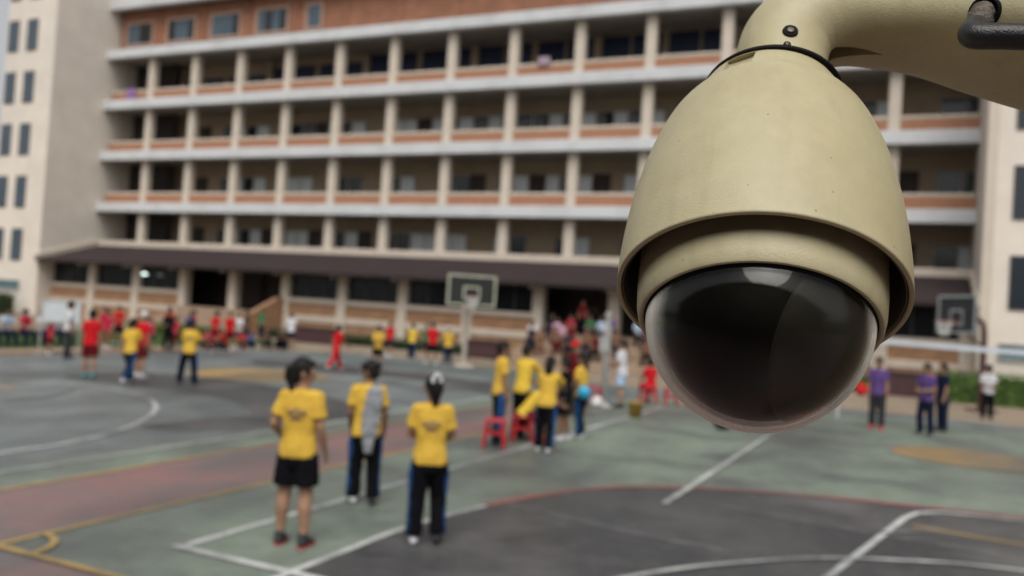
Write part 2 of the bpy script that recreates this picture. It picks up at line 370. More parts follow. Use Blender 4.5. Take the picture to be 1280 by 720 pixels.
# penthouse storey: terracotta wall with five windows then plain panels
zf = ZB+FH*3
for n in range(-1, 13):
    a, b = cx(n), (cx(n+1) if n < 12 else XR)
    if n == -1: a = XL
    p = MB().bevbox(a+.14, b-.14, YF+.42, YF+.6, zf+.25, zf+FH-.3, .02).build('terracotta_panel', PENT, bld)
    MB().box(b-.14, b+.14, YF+.36, YF+.56, zf+.25, zf+FH-.3).build('pilaster', PENT, bld) if n < 12 else None
    if n < 4:
        x0, x1 = (a+.75, b-.6) if n < 3 else (a+.85, a+1.75)
        if n == 3: pass
        fr = MB(); fr.ring(x0, x1, 16.95, 18.2, .14, YF+.34, YF+.44)
        f = fr.build('window', mat('pale_brick_surround', (.42, .27, .20), .8, .1, 4), bld)
        k = 4 if n < 3 else 2; wdt = (x1-x0)/k
        for i in range(k):
            MB().box(x0+i*wdt+.01, x0+(i+1)*wdt-.01, YF+.37, YF+.405, 16.95, 18.2).build('pane', DARKGL if rw.random() < .6 else mat('slate_glass', (.07, .10, .13), .2, .1, 1), f)
mb = MB(); mb.box(XL, XR, YF+.6, YF+10, zf-.1, zf+FH+.0); mb.build('upper_core', PENT, bld)
mb = MB(); mb.box(XL, XR, YF+3.2, YF+10, 1.2, zf-.1); mb.build('building_core', BACKW, bld)
mb = MB(); mb.bevbox(XL, XR, YF+.2, YF+10, zf+FH+.22, zf+FH+1.1, .05); mb.build('roof_parapet', CREAM, bld)
# lean-to roof over the ground floor
mb = MB(); mb.prism([(YF-.1, 4.42), (33.8, 3.30), (33.8, 3.16), (33.95, 3.16), (YF-.1, 4.26)], 'x', XL+.005, XR-.005); mb.build('lean_to_roof', AWN, bld)
for xs in (XL+.0, XR-.14):
    mb = MB(); mb.prism([(YF-.12, 4.72), (33.7, 3.50), (33.7, 3.22), (YF-.12, 4.44)], 'x', xs+.002, xs+.142); mb.build('roof_flashing', CAPM, bld)
for n in range(0, 14):                                          # rafters' purlin brackets, one beam per column
    x = min(cx(n), XR-.2); MB().prism([(YG+.3, 3.45), (34.0, 3.15), (34.0, 3.05), (YG+.3, 3.2)], 'x', x-.07, x+.07).build('roof_bracket', COLM, bld)
# ground floor
gcol = MB().bevbox(-.25, .25, -.16, .34, -.02, 3.5, .03).mesh('ground_column')
for n in range(-1, 14):
    if n in (-1,): continue
    x = cx(n) if n < 13 else XR-.25
    o = link(gcol, 'ground_column', COLM, bld); o.location = (x, YG, 0)
OPEN = (2, 3, 8, 9)
gme_cap = MB().bevbox(-1, 1, -.14, .26, 1.76, 1.99, .03).mesh('parapet_cap'); gme_br = MB().box(-1, 1, -.04, .2, 1.16, 1.76).mesh('brick_parapet')
gme_bd = MB().bevbox(-1, 1, -.15, .25, .84, 1.16, .03).mesh('cream_band'); gme_lo = MB().box(-1, 1, -.09, .25, -.02, .84).mesh('brick_plinth')
for n in range(-1, 13):
    a = (cx(n)+.25) if n >= 0 else XL+.01; b = (cx(n+1)-.25) if n < 12 else XR-.5
    xm, hw = (a+b)/2, (b-a)/2
    if n in OPEN:
        for i in range(2):                                      # dark double doors set back
            d = MB().bevbox(xm-hw+i*hw+.03, xm-hw+(i+1)*hw-.03, YG+2.4, YG+2.46, 1.2, 3.3, .015).build('door', DOORM, bld)
            MB().box(xm-.1+i*.14, xm-.06+i*.14, YG+2.34, YG+2.4, 2.1, 2.4).build('handle', METAL, d)
        continue
    for me, nm, mt in ((gme_cap, 'parapet_cap', CAPM), (gme_br, 'brick_parapet', TANBRICK), (gme_bd, 'cream_band', CAPM), (gme_lo, 'brick_plinth', TANBRICK)):
        o = link(me, nm, mt, bld); o.location = (xm, YG, 0); o.scale.x = hw
    fr = MB(); k = 3
    for i in range(k+1): fr.box(a+i*(b-a)/k-.03, a+i*(b-a)/k+.03, YG+.12, YG+.2, 1.99, 3.4)
    fr.box(a, b, YG+.11, YG+.21, 1.985, 2.03); fr.box(a, b, YG+.11, YG+.21, 3.36, 3.41)
    f = fr.build('window', mat('dark_bronze_frame', (.06, .05, .045), .5, .1, 4), bld)
    for i in range(k):
        MB().box(a+i*(b-a)/k+.032, a+(i+1)*(b-a)/k-.032, YG+.15, YG+.165, 1.995, 3.4).build('pane', DARKGL, f)
mb = MB(); mb.box(XL, XR, YG+.26, YF+3, .9, 1.2); mb.build('ground_floor_slab', STEP, bld)
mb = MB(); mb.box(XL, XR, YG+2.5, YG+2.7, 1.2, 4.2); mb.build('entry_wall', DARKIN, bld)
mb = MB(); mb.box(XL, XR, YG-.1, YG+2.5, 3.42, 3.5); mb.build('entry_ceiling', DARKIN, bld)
# broad steps up to the two entries
def stairs(x0, x1, y1, nst, tread, label, cheeks):
    s = thing('entrance_steps', label, 'steps', ((x0+x1)/2, y1, 0), 0, 'steps up to the ground floor')
    rise = 1.2/nst
    for i in range(nst):
        MB().bevbox(x0-(x0+x1)/2, x1-(x0+x1)/2, -tread*(i+1), -tread*i, -.02, 1.2-rise*(i+.0)-.0 if i else 1.2-.001, .012).build('step', STEP, s)
    for c in cheeks:
        xx = (x0-.32 if c < 0 else x1+.02)-(x0+x1)/2
        MB().prism([(.0, -.02), (.0, 1.95), (-tread*.6, 1.95), (-tread*nst-.3, .55), (-tread*nst-.3, -.02)], 'x', xx, xx+.3).build('cheek_wall', TANBRICK, s)
    return s
stairs(cx(2)+.3, cx(4)-.3, YG-.18, 6, .55, 'tan steps with a sloping brick side wall before the dark doors beside the hedge', (1,))
stairs(cx(8)+.3, cx(10)+1.6, YG-.18, 8, .55, 'wide tan steps crowded with seated children behind the white pole', ())

def wing(name, label, x0, x1, wins, small):
    t = thing(name, label, 'building', ((x0+x1)/2, 34, 0)); t.location = (0, 0, 0)
    MB().bevbox(x0, x1, 34.0, 48, -.02, 25, .05).build('wall', CREAM, t)
    MB().bevbox(x0-.0, x1+.0, 33.9, 48, 25.002, 25.5, .05).build('roof', WHITE, t)
    for (a, b) in wins:
        for k in range(6):
            z0, z1 = 3.2+3.09*k, 4.95+3.09*k
            f = MB()
            for q in ((a-.05, a, z0, z1), (b, b+.05, z0, z1), (a-.05, b+.05, z0-.06, z0), (a-.05, b+.05, z1, z1+.05), ((a+b)/2-.02, (a+b)/2+.02, z0, z1)): f.box(q[0], q[1], 33.955, 34.03, q[2], q[3])
            f = f.build('window', mat('dark_bronze_frame', (.06, .05, .045)), t)
            zs = z0+.55*(z1-z0)
            for q0, q1 in ((a, (a+b)/2-.02), ((a+b)/2+.02, b)): MB().box(q0, q1, 33.975, 33.995, z0, z1).build('pane', mat('slate_glass', (.07, .10, .13), .2, .1, 1) if x0 < 0 else mat('deep_blue_glass', (.022, .03, .04), .2, .1, 1), f)
    a, b = small
    f = MB(); f.box(a-.06, b+.06, 33.93, 34.02, 1.4, 1.46); f.box(a-.06, b+.06, 33.93, 34.02, 1.95, 2.0); f.box(a-.06, a, 33.93, 34.02, 1.46, 1.95); f.box(b, b+.06, 33.93, 34.02, 1.46, 1.95); f = f.build('window', FRAMEM, t)
    for i in range(3): MB().box(a+i*(b-a)/3+.01, a+(i+1)*(b-a)/3-.01, 33.96, 33.99, 1.46, 1.95).build('pane', mat('teal_glass', (.10, .17, .19), .2, .1, 1), f)
    return t
wt = wing('stair_tower', 'tall plain cream tower with paired narrow windows joined to the school block, nearest the sky', -50.0, XL-.003, [(-49.75, -48.95), (-48.1, -47.3)], (-49.4, -47.2))
wr = wing('classroom_wing', 'cream wing with dark windows behind the far basketball board and net', XR+.003, 12.0, [(2.95, 4.3), (5.6, 6.9), (8.2, 9.5), (10.2, 11.4)], (2.7, 4.6))
MB().bevbox(XR+.004, XR+.34, 33.80, 33.998, -.02, 25, .03).build('pilaster', COLM, wr)
tag(MB().lathe([(.0, 0), (.14, 0), (.16, .04), (.10, .09), (0, .1)], 20, (-38.0, 34.6, 2.72)).build('ceiling_lamp', None or bpy.data.materials.new('lamp_glow')), 'small lit lamp hanging under the brown lean-to roof', 'lamp')
lg = bpy.data.materials['lamp_glow']; lg.use_nodes = True; pb = lg.node_tree.nodes['Principled BSDF']; pb.inputs['Emission Color'].default_value = (.8, 1, .95, 1); pb.inputs['Emission Strength'].default_value = 2.2
MB().lathe([(.012, .1), (.012, .6)], 8, (-38.0, 34.6, 2.72)).build('lamp_rod', BLACK, bpy.data.objects['ceiling_lamp'])

# unseen low block added behind the viewpoint, shaped to darken the dome's reflection
fb = thing('unseen_rear_block', None, None); fb['kind'] = 'structure'
MB().bevbox(-46, 44, -17, -9, -.02, 8.2, .05).build('wall', MAROON, fb); MB().bevbox(-47, 45, -18, -7.4, 8.202, 8.6, .05).build('roof', AWN, fb)  # wall and roof of the added unseen block
# cloths drying on the top parapet
def cloth(x, z, wd, h, y, col, nm, label):
    mb = MB(); n = 8; vs = []; fs = []
    for j in range(5):
        for i in range(n+1): vs.append((x-wd/2+wd*i/n, y-.035*math.sin(i*1.7+j*.4)-.03, z-h*j/4))
    for j in range(4):
        for i in range(n): fs.append((j*(n+1)+i, j*(n+1)+i+1, (j+1)*(n+1)+i+1, (j+1)*(n+1)+i))
    mb.add(vs, fs); me = evalmesh(mb.mesh(nm), [('SOLIDIFY', dict(thickness=.02))], nm)
    return tag(link(me, nm, mat(nm+str(col), col, .9, .1, 6)), label, 'cloth')
cloth(-43.9, 14.05, .75, .75, 37.55+.46, (.25, .13, .33), 'hanging_cloth', 'purple cloth hung over the top floor parapet beside the tower')
cloth(-16.6, 14.25, .6, .42, 37.55+.46, (.36, .27, .33), 'hanging_cloth', 'pale pink cloth hung over the top floor parapet at mid block')

# ------------------------------------------------------------------ hedges, planters, benches
LEAF = mat('hedge_leaf', (.035, .065, .018), .7, .4, 4); LEAF2 = mat('bright_hedge_leaf', (.085, .16, .025), .7, .35, 4)
def hedge(x0, x1, y0, y1, z0, z1, label, mt, n, seed, group='clipped hedges'):
    rr = random.Random(seed); mb = MB(); c = ((x0+x1)/2, (y0+y1)/2)
    mb.box(x0+.1, x1-.1, y0+.1, y1-.1, z0, z1-.1)
    for i in range(n):
        f = rr.random(); x, y, z = rr.uniform(x0, x1), rr.uniform(y0, y1), rr.uniform(z0, z1)
        if f < .45: y = y0+rr.uniform(-.04, .1)
        elif f < .8: z = z1+rr.uniform(-.1, .08)
        elif f < .9: x = rr.choice((x0, x1))+rr.uniform(-.06, .06)
        s = rr.uniform(.04, .08); a, b = rr.uniform(0, 6.28), rr.uniform(-1, 1)
        d = Vector((math.cos(a), math.sin(a), b)).normalized()*s; e = Vector((-math.sin(a), math.cos(a), rr.uniform(-.6, .6))).normalized()*s*.5
        p = Vector((x, y, z)); mb.add([p-d, p+e, p+d, p-e], [(0, 1, 2, 3)])
    return tag(mb.build('hedge', mt), label, 'hedge', group)
hedge(-49.5, -46.2, 32.3, 33.2, 0, 1.15, 'dark clipped hedge at the foot of the plain cream tower', LEAF, 2600, 1)
hedge(-28.2, -16.6, 33.3, 34.3, 0, .42, 'low dark hedge along the brick plinth between the two stairs', LEAF, 4200, 2)
hedge(.9, 9, 31.6, 32.6, 0, .95, 'bright green hedge before the cream wing at the far end of the net', LEAF2, 4200, 3)
hedge(-4.2, -.9, 32.8, 33.7, 0, .55, 'low green hedge left of the maroon planter box under the brick wall', LEAF2, 1800, 4)
hedge(-31.5, -26.6, 27.9, 28.6, 0, .5, 'bright green hedge strip behind the red shirted pupils', LEAF2, 2200, 5)
def planter(x, y, wd, dp, h, label, g='maroon planter boxes by the wall'):
    t = thing('planter_box', label, 'planter', (x, y, 0), 0, g)
    mb = MB(); mb.bevbox(-wd/2, wd/2, -dp/2, dp/2, -.0, h, .03); mb.build('box', MAROON, t)
    MB().bevbox(-wd/2-.04, wd/2+.04, -dp/2-.04, dp/2+.04, h+.001, h+.07, .02).build('rim', MAROON, t)
    MB().box(-wd/2+.06, wd/2-.06, -dp/2+.06, dp/2-.06, h+.071, h+.09).build('soil', mat('soil', (.03, .02, .015), 1, .2, 9), t)
planter(-24.8, 32.4, 2.6, .6, .62, 'dark maroon planter box beside the pupil in the white shirt')
planter(-.1, 32.6, 1.2, .7, .72, 'maroon planter box behind the purple shirted pair')
planter(-16.0, 32.4, 1.6, .6, .66, 'maroon planter box at the foot of the wide stair wall')
def bench(x, y, rz, ln, label, mt, g):
    t = thing('bench', label, 'bench', (x, y, 0), R(rz), g)
    for i in range(3): MB().bevbox(-ln/2, ln/2, -.2+i*.135, -.2+i*.135+.12, .37, .41, .008).build('slat', mt, t)
    for s in (-1, 1):
        for q in (-1, 1): MB().bevbox(s*(ln/2-.15)-.025, s*(ln/2-.15)+.025, q*.15-.025, q*.15+.025, -.0, .369, .006).build('leg', BLACK, t)
    return t
bench(-25.15, 18.5, 88, 3.4, 'long dark bench under the pale blue shirted children', BLACK, None)
bench(-14.9, 30.3, 8, 2.0, 'maroon slatted bench beyond the court behind the yellow shirts', MAROON, None)

# a white notice board on legs
t = thing('notice_board', 'white notice board on legs at the court edge behind the adult in white', 'board', (-21.75, 17.0, 0), R(52))
MB().bevbox(-.46, .46, -.02, .02, .95, 1.52, .01).build('panel', mat('white_board', (.62, .66, .68), .4, .06, 3), t)
for (a, b, c, d) in ((-.5, -.46, .91, 1.56), (.46, .5, .91, 1.56)): MB().box(a, b, -.03, .03, c, d).build('frame_side', METAL, t)
for z in (.91, 1.521): MB().box(-.46, .46, -.03, .03, z, z+.039).build('frame_rail', METAL, t)
for s in (-1, 1):
    MB().loft([(s*.48, 0, .91), (s*.48, 0, .02)], [.018, .018], 8).build('leg', METAL, t)
    MB().bevbox(s*.48-.02, s*.48+.02, -.28, .28, .0, .035, .008).build('foot', METAL, t)

# ------------------------------------------------------------------ basketball stands
NETM = mat('white_cord', (.6, .6, .58), .8, .05, 8)
def hoop(loc, rz, label, board_col, line_col, post_col, sc):
    t = thing('basketball_stand', label, 'basketball hoop', loc, rz, 'basketball stands', sc)
    b = MB().bevbox(-.87, .87, -.02, .02, 2.32, 3.38, .008).build('backboard', board_col, t)
    fr = MB()
    for q in ((-.9, .9, 2.28, 2.35), (-.9, .9, 3.35, 3.42), (-.9, -.83, 2.35, 3.35), (.83, .9, 2.35, 3.35)): fr.box(q[0], q[1], -.045, -.021, q[2], q[3])
    fr.build('border', line_col, b)
    sq = MB()
    for q in ((-.31, .31, 2.52, 2.58), (-.31, .31, 2.94, 3.0), (-.31, -.25, 2.58, 2.94), (.25, .31, 2.58, 2.94)): sq.box(q[0], q[1], -.026, -.021, q[2], q[3])
    sq.build('target_square', line_col, b)
    rm = MB(); n = 28; P = [(.225*math.cos(2*math.pi*i/n), -.40+.225*math.sin(2*math.pi*i/n), 2.62) for i in range(n+1)]
    rm.loft(P, [.011]*(n+1), 6, Vector((0, 0, 1)), False); rm.box(-.06, .06, -.18, -.021, 2.59, 2.64)
    rim = rm.build('rim', mat('orange_rim', (.45, .12, .05), .5), t)
    ne = MB()
    for i in range(12):
        a, a2 = 2*math.pi*i/12, 2*math.pi*(i+.5)/12
        for sg in (1, -1):
            ne.loft([(.225*math.cos(a), -.40+.225*math.sin(a), 2.61), (.17*math.cos(a+sg*.26), -.40+.17*math.sin(a+sg*.26), 2.42), (.12*math.cos(a+sg*.52), -.40+.12*math.sin(a+sg*.52), 2.2)], [.009]*3, 4)
    ne.build('net', NETM, rim)['kind'] = 'stuff'
    MB().loft([(0, .9, 0), (0, .9, 2.3), (0, .86, 2.6), (0, .6, 2.85), (0, .03, 2.85)], [.10, .09, .08, .07, .06], 12).build('post', post_col, t, True)
    MB().loft([(0, .9, 1.9), (0, .03, 2.5)], [.035, .035], 8).build('strut', post_col, t)
    MB().bevbox(-.35, .35, .6, 1.25, 0, .06, .015).build('base_plate', post_col, t)
    return t
hoop((-13.75, 26.5, 0), R(36), 'basketball stand with a pale framed board before the brown lean-to roof', mat('grey_clear_board', (.03, .033, .031), .6, .1, 2, spec=.15), mat('cream_board_line', (.46, .46, .36), .6), COLM, .93)
hoop((1.15, 28.3, 0), R(-58), 'basketball stand with a white net near the cream wing', mat('dark_clear_board', (.05, .052, .058), .6, .1, 2, spec=.15), mat('pale_blue_line', (.38, .43, .45), .6), mat('rust_brown_post', (.10, .045, .038), .6, .2, 4), .97)

# ------------------------------------------------------------------ volleyball net, white pole
t = thing('volleyball_net', 'volleyball net with a white top tape stretched across the far court', 'net', (0, 0, 0))
pA, pB = Vector((-1.55, 22.4, 0)), Vector((7.2, 19.5, 0)); u_ = (pB-pA).normalized(); nn_ = Vector((-u_.y, u_.x, 0))
t.location = pA
def netp(s, z): v = u_*s; return Vector((v.x, v.y, z-.05*math.sin(math.pi*s/(pB-pA).length)))
Ln = (pB-pA).length; mb = MB(); vs = []; fs = []
for i in range(25):
    p = netp(Ln*i/24, 0); vs += [tuple(p+Vector((0, 0, 1.86))-nn_*.006), tuple(p+Vector((0, 0, 1.97))-nn_*.006), tuple(p+Vector((0, 0, 1.97))+nn_*.006), tuple(p+Vector((0, 0, 1.86))+nn_*.006)]
for i in range(24):
    for k in range(4): fs.append((i*4+k, i*4+(k+1) % 4, i*4+4+(k+1) % 4, i*4+4+k))
mb.add(vs, fs); mb.build('top_tape', mat('white_tape', (.62, .66, .72), .7, .05, 2), t)
mb = MB()
for i in range(1, 73): p = netp(Ln*i/73, 0); mb.loft([p+Vector((0, 0, 1.0)), p+Vector((0, 0, 1.86))], [.0022, .0022], 3)
for z in [1.0+.11*k for k in range(8)]: mb.loft([netp(Ln*i/8, z) for i in range(9)], [.0022]*9, 3)
mb.build('netting', mat('black_cord', (.03, .03, .03), .9), t)['kind'] = 'stuff'
for s in (0, Ln): MB().loft([netp(s, 0), netp(s, 2.25)], [.04, .038], 10).build('post', METAL, t)
t = thing('white_pole', 'pale metal pole standing beside the man in the white shirt', 'pole', (-6.35, 19.15, 0))
MB().loft([(0, 0, 0), (0, 0, 1.0), (0, 0, 2.05)], [.075, .075, .07], 14).build('shaft', mat('pale_pole_paint', (.27, .27, .265), .5, .08, 6), t, True)
MB().lathe([(.2, 0), (.2, .03), (.1, .05), (.09, .1), (0, .1)], 18).build('base', METAL, t); MB().lathe([(.085, 2.08), (.085, 2.14), (0, 2.17)], 14).build('cap', METAL, t)
MB().bevbox(-.16, .10, -.10, -.075, 1.25, 1.62, .01).build('notice_plate', mat('grey_plate', (.36, .37, .36), .6), t)

# ------------------------------------------------------------------ stools, bucket, bags
RED = mat('red_plastic', (.48, .022, .03), .4, .08, 5, coat=.2)
def stool(x, y, rz, label, mt=None, h=.44):
    t = thing('plastic_stool', label, 'stool', (x, y, 0), R(rz), 'red plastic stools'); mt = mt or RED
    MB().bevbox(-.155, .155, -.155, .155, h-.045, h, .02).build('seat', mt, t)
    for sx in (-1, 1):
        for sy in (-1, 1): MB().loft([(sx*.115, sy*.115, h-.05), (sx*.16, sy*.16, .015)], [.026, .020], 6, cap=False).build('leg', mt, t)
    for sx in (-1, 1):
        MB().box(sx*.139-.01, sx*.139+.01, -.12, .12, .18, .215).build('rail', mt, t); MB().box(-.12, .12, sx*.139-.01, sx*.139+.01, .22, .255).build('rail', mt, t)
    return t
stool(-5.63, 11.9, 20, 'red plastic stool in front of the girl in black and blue trousers'); 
stool(-5.55, 12.72, 35, 'red plastic stool under the bending child in yellow')
stool(-5.75, 20.9, 10, 'red plastic stool under the seated child in red')
stool(-5.25, 21.0, 30, 'red plastic stool just beside the seated child in red'); stool(-4.75, 21.2, 5, 'red plastic stool at the end of its row, half behind the security camera dome')
stool(-6.55, 19.0, 15, 'red plastic stool with a white bag at its foot beside the pole')
def bag(x, y, z, s, label, mt, cat='bag', rz=0, name='bag'):
    t = thing(name, label, cat, (x, y, z), R(rz))
    mb = MB(); mb.ell((0, 0, s*.5), (s*.55, s*.32, s*.52), 16, 10); mb.ell((0, -s*.22, s*.34), (s*.36, s*.2, s*.28), 12, 8)
    link(remesh(mb, s*.05, 'sack', 4), 'sack', mt, t)
    n = 12; MB().loft([(s*.16*math.cos(math.pi*i/n), 0, s*.98+s*.2*math.sin(math.pi*i/n)) for i in range(n+1)], [s*.03]*(n+1), 6).build('handle', mt, t)
bag(-6.38, 18.75, 0, .26, 'white bag leaning at the foot of the red stool beside the pole', mat('white_bag', (.6, .58, .57), .7))
bag(-3.3, 17.4, 0, .36, 'black bag lying on the green court below the security camera', BLACK, rz=30)
t = thing('yellow_bucket', 'small yellow bucket standing alone on the green court', 'bucket', (-5.2, 17.8, 0))
MB().lathe([(0, .0), (.125, 0), (.15, .3), (.162, .305), (.162, .325), (.14, .325), (.115, .02), (0, .02)], 20).build('pail', mat('ochre_plastic', (.36, .23, .03), .5, .15, 6), t, True)
n = 12; MB().loft([(.155*math.cos(math.pi*i/n), .155*math.sin(math.pi*i/n)*.8, .31) for i in range(n+1)], [.006]*(n+1), 5).build('handle', METAL, t)
MB().lathe([(0, .2), (.128, .2), (0, .205)], 20).build('dark_contents', mat('dark_brown', (.05, .035, .015)), t)

# ------------------------------------------------------------------ people
SKIN = mat('skin', (.27, .145, .085), .55, .08, 12); SKIN2 = mat('skin_light', (.36, .205, .13), .55, .08, 12)
HAIR = mat('black_hair', (.008, .0065, .006), .6, .3, 60, .3, 120, spec=.25)
def clothm(name, col): return mat(name, col, .92, .09, 9, .35, 22, spec=.12)
YEL = clothm('yellow_polo', (.63, .40, .06)); YEL2 = clothm('pale_yellow_polo', (.68, .47, .06)); REDC = clothm('red_shirt', (.50, .012, .018)); CRIM = clothm('crimson_shirt', (.42, .02, .055))
BLK = clothm('black_cloth', (.005, .005, .007)); NAV = clothm('navy_cloth', (.008, .013, .034)); BLU = clothm('blue_stripe', (.012, .065, .19)); WHT = clothm('white_cloth', (.60, .60, .63))
GRYC = clothm('grey_knit', (.26, .27, .29)); PUR = clothm('purple_shirt', (.105, .058, .19)); LBL = clothm('pale_blue_cloth', (.36, .48, .62)); GRN = clothm('green_shirt', (.02, .16, .07)); DRED = clothm('dark_red_cloth', (.11, .008, .012))
PNK = clothm('pink_white_cloth', (.50, .30, .40)); BRN = clothm('brown_cloth', (.19, .10, .06)); BLUS = clothm('blue_shirt', (.02, .09, .38)); CHA = clothm('charcoal_cloth', (.035, .033, .04))
WSH = mat('white_shoe', (.62, .62, .64), .5); BSH = mat('black_shoe', (.02, .02, .022), .5); TSH = mat('teal_shoe', (.02, .26, .28), .5); RSH = mat('red_shoe', (.50, .035, .04), .5); LSOLE = mat('grey_sole', (.30, .29, .29), .7)
EYE = mat('eye_dark', (.01, .008, .007), .2); EYEW = mat('eye_white', (.7, .68, .65), .3); LIP = mat('lip', (.25, .085, .07), .5)
HH = 1.5
#      lean, legs ((pitch, abduct, kneebend) L, R), arms ((pitch, abduct), (fore pitch, fore abduct)) L, R, head (yaw, pitch)
POSES = {
 'stand':  (2, ((2, 3, 3), (-2, 3, 3)), (((6, 9), (16, 4)), ((-3, 10), (12, 3))), (0, -4)),
 'turned': (1, ((1, 4, 2), (-1, 4, 3)), (((-12, 17), (58, 2)), ((-5, 11), (26, 4))), (-62, -6)),
 'lookleft': (3, ((4, 3, 6), (-4, 3, 4)), (((-4, 10), (40, -6)), ((-6, 13), (20, 2))), (48, -16)),
 'folded': (3, ((-2, 3, 2), (12, 4, 22)), (((2, 14), (80, -32)), ((4, 14), (76, -32))), (14, -14)),
 'wide':   (4, ((6, 15, 6), (0, 11, 4)), (((14, 16), (100, -38)), ((10, 18), (96, -40))), (0, -20)),
 'walk':   (5, ((22, 2, 6), (-20, 2, 16)), (((-22, 7), (6, 4)), ((24, 7), (48, 2))), (0, -4)),
 'reach':  (8, ((4, 4, 4), (-6, 4, 6)), (((20, 10), (70, -10)), ((48, 10), (72, -8))), (0, -18)),
 'seated': (4, ((84, 8, 84), (80, 9, 80)), (((26, 8), (64, -8)), ((24, 8), (66, -10))), (8, -10)),
 'bent':   (38, ((78, 8, 80), (82, 8, 82)), (((64, 6), (60, -6)), ((60, 8), (66, -8))), (0, 4)),
 'crouch': (24, ((112, 12, 138), (116, 12, 140)), (((62, 8), (86, -14)), ((58, 8), (88, -14))), (0, 14)),
}
def direc(p, ab, s): return Vector((s*math.sin(R(ab)), math.sin(R(p))*math.cos(R(ab)), -math.cos(R(p))*math.cos(R(ab))))
_sk = {}
def skel(pose):
    if pose in _sk: return _sk[pose]
    lean, legs, arms, hd = POSES[pose]; J = {}
    t = Vector((0, math.sin(R(lean)), math.cos(R(lean)))); J['t'] = t; P = Vector((0, 0, 0)); low = 1e9
    for s, nm, (p, ab, kb) in ((-1, 'L', legs[0]), (1, 'R', legs[1])):
        h = P+Vector((s*.046, 0, 0)); k = h+direc(p, ab, s)*.235; a = k+direc(p-kb, ab*.5, s)*.235
        J['hip'+nm], J['knee'+nm], J['ank'+nm] = h, k, a; low = min(low, a.z)
    off = Vector((0, 0, .045-low))
    for k in list(J):
        if k != 't': J[k] = J[k]+off
    P = P+off; J['P'] = P
    for s, nm, ((p, ab), (fp, fab)) in ((-1, 'L', arms[0]), (1, 'R', arms[1])):
        sh = P+t*.292+Vector((s*.089, 0, 0)); e = sh+direc(p+lean*.3, ab, s)*.165; d = direc(fp, fab, s); wv = e+d*.145
        J['sh'+nm], J['el'+nm], J['wr'+nm], J['hd'+nm] = sh, e, wv, d
    J['neck'] = P+t*.33
    t2 = (t+Vector((0, 0, 1))).normalized(); J['head'] = P+t*.365+t2*.06
    J['HM'] = Matrix.Rotation(R(hd[0]), 3, 'Z') @ Matrix.Rotation(R(hd[1])-R(lean*.5), 3, 'X')
    _sk[pose] = J; return J
def S(x): return x*HH
def V(v): return v*HH
TR = [(-.06, .082, .058), (-.02, .093, .066), (.04, .088, .060), (.10, .078, .052), (.18, .088, .057), (.25, .098, .058), (.292, .086, .050), (.318, .046, .042), (.365, .034, .036), (.40, .034, .038)]
_mc = {}
def cached(key, fn):
    if key not in _mc: _mc[key] = fn()
    return _mc[key]
def m_body(pose):
    J = skel(pose); mb = MB(); t = J['t']; P = J['P']
    mb.loft([V(P+t*z) for z, a, b in TR], [(S(a*.92), S(b*.95)) for z, a, b in TR], 18)
    c = J['head']; M = J['HM']
    hp = lambda x, y, z: V(c+M @ Vector((x, y, z)))
    mb.ell(hp(0, 0, 0), (S(.052), S(.061), S(.068)), 18, 12, M); mb.ell(hp(0, .016, -.034), (S(.039), S(.042), S(.042)), 14, 9, M)
    mb.ell(hp(0, .064, -.014), (S(.009), S(.013), S(.014)), 8, 6, M)
    for s in (-1, 1): mb.ell(hp(s*.053, -.004, -.010), (S(.008), S(.015), S(.020)), 8, 6, M)
    for s, n in ((-1, 'L'), (1, 'R')):
        sh, e, w_, d = J['sh'+n], J['el'+n], J['wr'+n], J['hd'+n]
        mb.loft([V(sh-Vector((s*.02, 0, 0))), V(sh), V(sh.lerp(e, .5)), V(e), V(e.lerp(w_, .35)), V(w_)], [S(.034), S(.034), S(.029), S(.0235), S(.0245), S(.0165)], 12)
        up_ = Vector((0, .6, 1)); tw = (up_-d*up_.dot(d)).normalized(); nr = d.cross(tw)
        inn = nr if nr.x*s < 0 else -nr
        mb.loft([V(w_), V(w_+d*.022), V(w_+d*.05)], [(S(.016), S(.012)), (S(.022), S(.011)), (S(.023), S(.010))], 10, tw)
        for i, (o, l) in enumerate(((.0175, .034), (.0058, .040), (-.0058, .037), (-.0175, .028))):
            b = w_+d*.052+tw*o; k = b+d*l*.5+inn*.003; q = k+(d*.8+inn*.6).normalized()*l*.55
            mb.loft([V(b), V(k), V(q)], [S(.0058), S(.0055), S(.0046)], 7)
        b = w_+d*.016+tw*.016; k = b+(d*.55+tw*.8).normalized()*.022; q = k+(d*.9+tw*.3+inn*.3).normalized()*.018
        mb.loft([V(b), V(k), V(q)], [S(.0075), S(.0065), S(.0052)], 7)
        h, k, a = J['hip'+n], J['knee'+n], J['ank'+n]
        sh_ = (a-k).normalized(); back = Vector((0, -.008, 0))
        mb.loft([V(h), V(h.lerp(k, .4)), V(k), V(k.lerp(a, .3)+back), V(k.lerp(a, .7)), V(a)], [S(.063), S(.055), S(.037), S(.038), S(.027), S(.022)], 14)
        mb.loft([V(a+Vector((0, -.02, -.012))), V(a+Vector((0, .03, -.016))), V(a+Vector((s*.008, .085, -.026)))], [(S(.022), S(.022)), (S(.026), S(.022)), (S(.028), S(.012))], 10)
    return remesh(mb, .0085, 'body', 3)
